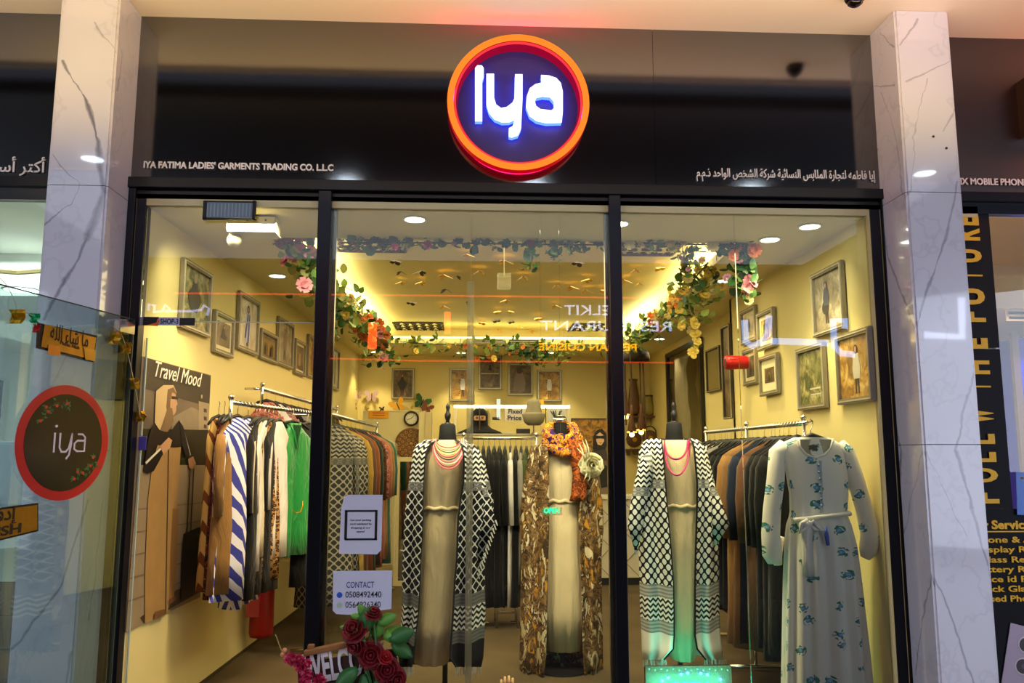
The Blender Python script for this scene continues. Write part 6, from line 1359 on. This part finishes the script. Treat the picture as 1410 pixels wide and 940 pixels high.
def garland(label, path, Y=None, Z=None, n=60, spread=.06, ls=.07, fl=(), nf=0, fs=.035, hang=0, pts3=None, dark=0, name='leaf_garland', drop=0):
    pts = pts3 or [P(x, y, Y=Y) if Y is not None else P(x, y, Z=Z) for x, y in path]
    r = empty(name, pts[0], label, 'garland')
    MB().tube(pts, .005, 5).build('stem', M((70, 70, 30), .7), r, True)
    seg = [(pts[i+1]-pts[i]).length for i in range(len(pts)-1)]; tot = sum(seg)
    def at(t):
        d = t*tot
        for i, s in enumerate(seg):
            if d <= s or i == len(seg)-1: return pts[i].lerp(pts[i+1], min(1, d/s))
            d -= s
    if drop: MB().tube([pts[0], (pts[0].x, pts[0].y, ZU)], .002, 4).build('thread', M((70, 70, 30), .7), r)
    if not LEAVES: ensure(r)
    rnd = random.Random(GI[0]); GI[0] += 1
    for k in range(int(n*1.45)):
        p = at(rnd.random())+Vector((rnd.gauss(0, spread*.5), rnd.gauss(0, spread*.5), rnd.gauss(0, spread*.5)-hang*rnd.random()))
        src = LEAVES[rnd.choice((0, 0, 1, 2) if dark else (0, 1, 1, 3, 4))]
        put_piece(src, r, p, (rnd.uniform(1.6, 3.6), rnd.uniform(-.7, .7), rnd.uniform(0, 6.3)), ls*rnd.uniform(.55, .95))
    for k in range(nf):
        p = at(rnd.random())+Vector((rnd.gauss(0, spread*.5), rnd.gauss(0, spread*.4)-.02, rnd.gauss(0, spread*.5)-hang*rnd.random()))
        o = put_piece(proto(rnd.choice(fl)), r, p, (R(90)+rnd.uniform(-.6, .6), rnd.uniform(-.6, .6), rnd.uniform(-.6, .6)), fs*rnd.uniform(.5, .95))
    return r
ZG = 2.66
# front edge of the tray
garland('dark leafy garland along the front edge of the ceiling tray in the middle bay', [(470, 334), (560, 334), (640, 335), (720, 336), (790, 337), (838, 337)], Y=TY0, n=80, spread=.05, ls=.075, dark=1, hang=.02, fl=('pink', 'magenta'), nf=6)
garland('long leafy spray hanging at the middle of the front tray edge', [(728, 338), (731, 352), (730, 371)], Y=TY0, n=16, spread=.035, ls=.065, dark=1)
garland('short leafy spray hanging right of the middle spray', [(765, 338), (768, 348), (762, 358)], Y=TY0, n=9, spread=.03, ls=.07, dark=1)
garland('short spray with yellowish tip near the second mullion', [(785, 338), (787, 350)], Y=TY0, n=6, spread=.025, ls=.05)
garland('leafy garland with yellow and mauve flowers on the front tray edge right of the mullion', [(852, 336), (900, 335), (940, 336), (985, 337)], Y=TY0, n=38, spread=.05, ls=.07, fl=('yellow', 'mauve', 'cream'), nf=9, fs=.045)
garland('garland of green leaves and pink blossoms at the front left tray corner', [(382, 328), (396, 332), (408, 345), (417, 358), (428, 375), (434, 392)], Y=.72, n=60, spread=.09, ls=.085, fl=('pink', 'pink', 'magenta'), nf=11, fs=.06)
garland('leafy garland running back along the left edge of the tray', [(424, 362), (436, 382), (470, 405), (488, 428), (510, 455), (530, 470)], Z=ZG, n=160, spread=.13, ls=.10, fl=('yellow', 'pink', 'cream'), nf=16, hang=.12, fs=.06)
garland('trailing strand of dark leaves beside the first mullion', [(461, 425), (461, 470)], Y=1.4, n=18, spread=.03, ls=.05, dark=1, drop=1)
garland('hanging cluster of leaves and orange flowers at the rear left tray corner', [(500, 455), (520, 470), (528, 482), (538, 500)], Y=3.6, n=55, spread=.15, ls=.085, fl=('orange', 'pink'), nf=16, fs=.07, dark=1)
garland('thin leafy garland along the back edge of the tray', [(545, 470), (600, 474), (680, 476), (760, 478), (835, 474)], Y=TY1-.08, n=110, spread=.11, ls=.085, hang=.05, fl=('yellow', 'orange'), nf=14, fs=.05)
garland('hanging leafy swag in the middle of the back tray edge', [(698, 478), (720, 488), (745, 492), (752, 478)], Y=TY1-.1, n=70, spread=.12, ls=.085, dark=1, fl=('orange', 'magenta'), nf=5)
garland('short ivy strand hanging from the back swag', [(745, 488), (746, 502)], Y=TY1-.1, n=12, spread=.05, ls=.07)
garland('yellowish ivy strand hanging at the rear right', [(769, 482), (769, 504)], Y=TY1-.1, n=16, spread=.05, ls=.07)
garland('garland of leaves and pink flowers along the rear right edge of the tray', [(862, 470), (880, 455), (905, 438), (925, 420), (945, 402)], Z=ZG, n=120, spread=.12, ls=.085, fl=('pink', 'orange', 'cream'), nf=20, fs=.055, hang=.08)
garland('dense garland of yellow roses and pale leaves at the right edge of the tray', [(940, 405), (950, 392), (963, 375), (975, 362)], Y=1.25, n=90, spread=.13, ls=.075, fl=('yellow', 'cream', 'yellow'), nf=42, fs=.045, hang=.22)
garland('strand of yellow roses hanging from the right garland', [(957, 440), (956, 455), (957, 470), (955, 485), (950, 490)], Y=1.25, n=4, spread=.015, ls=.05, fl=('yellow',), nf=13, fs=.04)
garland('dark leafy garland with pink roses at the front right tray corner', [(992, 334), (1012, 337), (1026, 350), (1024, 375), (1026, 395)], Y=.66, n=95, spread=.085, ls=.075, dark=1, fl=('pink', 'mauve', 'orange'), nf=12, fs=.05)
garland('thin leafy tail with white flowers hanging from the front right corner', [(1026, 396), (1028, 408), (1027, 420)], Y=.66, n=12, spread=.03, ls=.06, fl=('cream',), nf=3)
garland('leafy spray with pale buds left of the front right corner', [(940, 345), (944, 360), (948, 378)], Y=.8, n=16, spread=.04, ls=.07, fl=('mauve',), nf=4, fs=.03, drop=1)
for o in LEAVES+list(PROT.values()): bpy.data.objects.remove(o)
# ================================================================ welcome sign with roses
YW = -.30
ws = empty('welcome_sign', P(480, 930, Y=YW), 'dark wooden board lettered WELCOME leaning before the glass with a branch on top', 'sign')
def wq(x, y, Y=YW): return P(x, y, Y=Y)
WDK = M((66, 34, 24), .55, var=.35, vs=14, bump=.3, bs=30, name='dark_board'); WBR = M((170, 112, 54), .6, var=.35, vs=22, bump=.5, bs=40, name='branch_wood')
def wpoly(name, pts, Y, th, mt, lb=None):
    q = [wq(x, y, Y) for x, y in pts]; return MB().prism([(v.x, v.z) for v in q], (0, Y, 0), (1, 0, 0), (0, 0, 1), -th).build(name, mt, ws, label=lb)
wpoly('board_plank', [(409, 913), (545, 893), (548, 922), (411, 945)], YW, .018, WDK); wpoly('board_plank', [(411, 946), (548, 923), (551, 965), (413, 990)], YW, .018, WDK)
MB().quadbar(wq(419, 899, YW-.005), wq(545, 872, YW-.005), .04, .026).build('branch', WBR, ws, bevel=.006, label='light wooden top branch'); MB().quadbar(wq(424, 890, YW), wq(433, 890, YW), .03, .02).build('branch_stub', WBR, ws, bevel=.004)
a, b = wq(421, 941, YW-.004), wq(530, 921, YW-.004); d_ = (b-a).normalized(); upv = Vector((-d_.z, 0, d_.x))
lettering('WELCOME', a, b, .125, M((226, 220, 224), .6), ws, up=upv, th=.006, bold=.03, cap=.7)
DR = M((140, 8, 24), .6, var=.35, vs=40, name='dark_rose_petal'); LV1 = M((110, 176, 66), .45, var=.2, vs=20); LV2 = M((56, 120, 56), .45, var=.2, vs=20)
def rose(c, s, face, label, mt=DR, stem_to=None):
    r = empty('artificial_rose', c, label, 'flower'); f = Vector(face).normalized(); a = f.orthogonal().normalized(); b = f.cross(a)
    for q, (n_, rad, ht, op) in enumerate(((3, .28, .55, .1), (4, .5, .5, .3), (5, .78, .38, .6), (6, 1.0, .15, 1.0))):
        for k in range(n_):
            t0 = 2*pi*k/n_+q*.6; rows = []
            for i in range(4):
                h = i/3; rr = s*rad*(.35+.65*sin(h*pi/2*(1+.1*op))); zz = s*(ht*h*1.1-.25*op+(0 if i < 3 else -.06*op)); rows.append([c+(a*cos(t0+x*pi/n_*1.25)+b*sin(t0+x*pi/n_*1.25))*rr*(1+.05*abs(x))+f*(zz-.1*s*abs(x)*h) for x in (-1, -.5, 0, .5, 1)])
            MB().grid(rows).build('petal', mt, r, True, solid=.0012)
    MB().ball(c+f*s*.15, s*.2, 8, 6).build('heart', mt, r, True)
    for k in range(4): 
        t0 = k*1.57; MB().grid([[c-f*s*.2, c-f*s*.2], [c+(a*cos(t0-.3)+b*sin(t0-.3))*s*.8-f*s*.3, c+(a*cos(t0+.3)+b*sin(t0+.3))*s*.8-f*s*.3], [c+(a*cos(t0)+b*sin(t0))*s*1.2-f*s*.45]*2]).build('sepal', LV2, r, True)
    if stem_to: MB().tube([c-f*s*.2, (c+Vector(stem_to))/2+Vector((.01, 0, 0)), stem_to], .004, 6).build('stem', LV2, r, True)
    return r
root_ = wq(520, 975, YW-.03)
for x, y, s, f, lb, mt in ((514, 843, .04, (.2, -.6, .8), 'dark red rosebud at the very top of the bouquet', DR), (487, 866, .062, (-.3, -.8, .5), 'large dark red rose at the upper left of the bouquet', DR), (489, 889, .05, (-.4, -.9, -.2), 'dark red rose resting on the branch of the sign', DR), (511, 902, .062, (0, -1, .2), 'large dark red rose at the centre of the bouquet', DR),
        (533, 922, .06, (.2, -1, .2), 'dark red rose at the lower right of the bouquet', DR), (545, 936, .055, (.5, -1, 0), 'dark red rose at the bottom right of the bouquet', DR), (531, 904, .035, (.4, -.8, .6), 'small bright red flower between two dark roses', M((170, 16, 24), .5))):
    rose(wq(x, y, YW-.06), s, f, lb, mt, root_)
lb_ = empty('rose_foliage', root_, 'fresh green artificial rose leaves among the red roses', 'foliage')
for k, (x, y, dx, dz, L, m_) in enumerate(((505, 850, -6, 10, .07, LV1), (510, 862, 2, 14, .08, LV1), (520, 858, 12, 6, .09, LV1), (530, 868, 14, -2, .11, LV1), (528, 876, 16, 2, .12, LV1), (535, 880, 16, 6, .12, LV2), (540, 884, 12, -8, .11, LV2), (498, 850, -10, 3, .05, LV1), (500, 872, 3, 14, .12, LV2), (515, 880, 4, 12, .10, LV1), (494, 905, -3, 14, .10, LV2), (492, 920, -8, -6, .12, LV2), (500, 928, 3, -12, .11, LV2), (524, 895, 4, -10, .09, LV1), (520, 935, 2, -12, .1, LV2), (480, 866, -10, 4, .04, LV1), (512, 925, 4, 8, .08, LV2), (526, 862, 10, 12, .07, LV1), (518, 870, -2, 12, .09, LV1))):
    p = wq(x, y, YW-.035-.01*(k % 3)); u = Vector((dx, -3, dz)).normalized(); s_ = u.cross(Vector((0, -1, .3))).normalized(); nn = s_.cross(u)
    rows = []
    for i in range(6):
        t = i/5; w_ = L*.3*sin(pi*min(1, .08+t*.9))**.8; rows.append([p+u*L*t+s_*w_*x_+nn*(-.12*L*t*t-.06*L*abs(x_)) for x_ in (-1, 0, 1)])
    MB().grid(rows).build('leaf', m_, lb_, True, solid=.001)
MB().tube([root_, wq(508, 880, YW-.03), wq(514, 850, YW-.03)], .005, 6).build('stem', LV2, lb_, True)
# pink blossom sprig
bs = empty('blossom_sprig', wq(420, 940, YW-.05), 'sprig of hot pink blossoms at the left corner of the welcome sign', 'flower'); HP = M((226, 50, 96), .5, var=.25, vs=60)
MB().tube([wq(425, 975), wq(415, 925), wq(396, 905)], .003, 5).build('stem', M((90, 70, 40), .6), bs)
fm_ = flower_mesh(HP, 5, 2)
for x, y in ((397, 907), (401, 903), (405, 911), (411, 905), (416, 909), (413, 914), (420, 915), (424, 912), (420, 923), (426, 927), (417, 929), (425, 933), (437, 937), (440, 932), (444, 936), (418, 938), (413, 919)):
    m2 = MB(); m2.v = [wq(x, y, YW-.06+random.uniform(-.02, .02))+Vector((v.x, -v.z, v.y))*.022 for v in fm_.v]; m2.f = list(fm_.f); m2.build('blossom', HP, bs, True)
tw = empty('bud_twig', wq(385, 900, YW), 'thin curved twig with two pale orange buds left of the welcome sign', 'twig')
MB().tube([wq(x, y, YW-.02) for x, y in ((391, 903), (388, 896), (384, 886), (381, 877), (379, 873))], .0025, 5).build('twig', M((170, 150, 80), .6), tw)
for x, y in ((392, 895), (389, 901)): MB().ball(wq(x, y, YW-.02), .011).build('bud', M((230, 150, 110), .5), tw, True)
# led sign at the bottom of the right window
YL = .30
ls_ = empty('led_sign', P(945, 960, Y=YL), 'small led sign glowing teal with blue dots on the window floor under the right mannequin', 'sign')
a, b = P(888, 917, Y=YL), P(1006, 917, Y=YL); box('panel', (a.x, YL, a.z-.32), (b.x, YL+.02, a.z), M((4, 26, 24), .3), ls_); box('acrylic_cover', (a.x, YL-.012, a.z-.32), (b.x, YL-.008, a.z), ACR, ls_)
for x, y in ((899, 947), (912, 937), (920, 933), (938, 928), (947, 926.5), (965, 927), (974, 928.5), (992, 935), (1000, 944)): MB().ball(P(x, y, Y=YL-.014), .0075, 10, 6).build('blue_led', EM((60, 110, 255), 14), ls_, True)
for k in range(14): MB().ball(P(894+k*8.3, 921+(k % 2)*1.5, Y=YL-.014), .0022, 6, 4).build('green_led', EM((60, 255, 190), 6), ls_)
a, b = P(922, 957, Y=YL-.015), P(975, 957, Y=YL-.015); lettering('OPEN', a, (b.x, b.y, a.z), .065, EM((40, 255, 190), 8), ls_, th=.004, bold=.02)
light('led_glow', 'AREA', (P(945, 925, Y=YL).x, YL-.03, P(945, 925, Y=YL).z-.1), 1.6, (.1, 1, .65), .4, .2, rot=(R(130), 0, 0)); light('led_glow', 'POINT', (P(945, 925, Y=YL).x, YL+.12, P(945, 925, Y=YL).z-.05), 3.0, (.05, .9, .6), .08)
os_ = empty('open_reflection', P(759, 703, Y=.10), 'teal glowing letters OPEN standing in for a reflected led sign before the linen dress', 'sign')  # added glowing letters imitate a reflection; panel and threads are made up
a, b = P(749, 706, Y=.10), P(770, 706, Y=.10); lettering('OPEN', a, (b.x, b.y, a.z), .026, EM((0, 255, 170), 2.2), os_, th=.003, bold=.02)
a, b = P(744, 699, Y=.11), P(774, 709, Y=.11); box('clear_panel', (a.x, .105, b.z), (b.x, .109, a.z), ACR, os_)
for x in (a.x+.005, b.x-.005): MB().tube([(x, .107, a.z), (x, .107, ZS)], .0006, 4).build('thread', M((120, 110, 80), .6), os_)
# footwear and shelf at the right jamb
r = empty('shoe_stand', P(1200, 925, X=2.0), 'small stand with shoes half hidden right of the floral dress', 'shoe stand'); c = P(1212, 905, Y=.5)
MB().quadbar(P(1196, 896, Y=.45), P(1220, 910, Y=.45), .02, .012).build('rail', M((230, 210, 150), .5), r)
MB().tube([P(1198, 898, Y=.45), P(1199, 960, Y=.45)], .008, 6).build('post', M((200, 180, 130), .5), r)
for k, (x, y, s, c_) in enumerate(((1199, 906, .035, (150, 130, 110)), (1213, 915, .045, (170, 156, 140)), (1204, 932, .05, (214, 186, 130)), (1212, 945, .04, (90, 60, 46)))):
    p = P(x, y, Y=.45); g = empty('shoe', p, ['taupe shoe at the top of the shoe stand', 'pale grey shoe on the right of the shoe stand', 'cream rounded shoe low on the shoe stand', 'dark brown shoe at the foot of the shoe stand'][k], 'shoe'); MB().lathe([(s*.3, -s*1.3), (s*.8, -s*.8), (s, 0), (s*.8, s*.6), (s*.35, s)], p, 14, 'x', sx=.8, sy=1).build('upper', M(c_, .6), g, True); MB().box(p-Vector((s*1.2, s*.6, s*.85)), p-Vector((-s, -s*.6, s*.7))).build('sole', DKB, g)
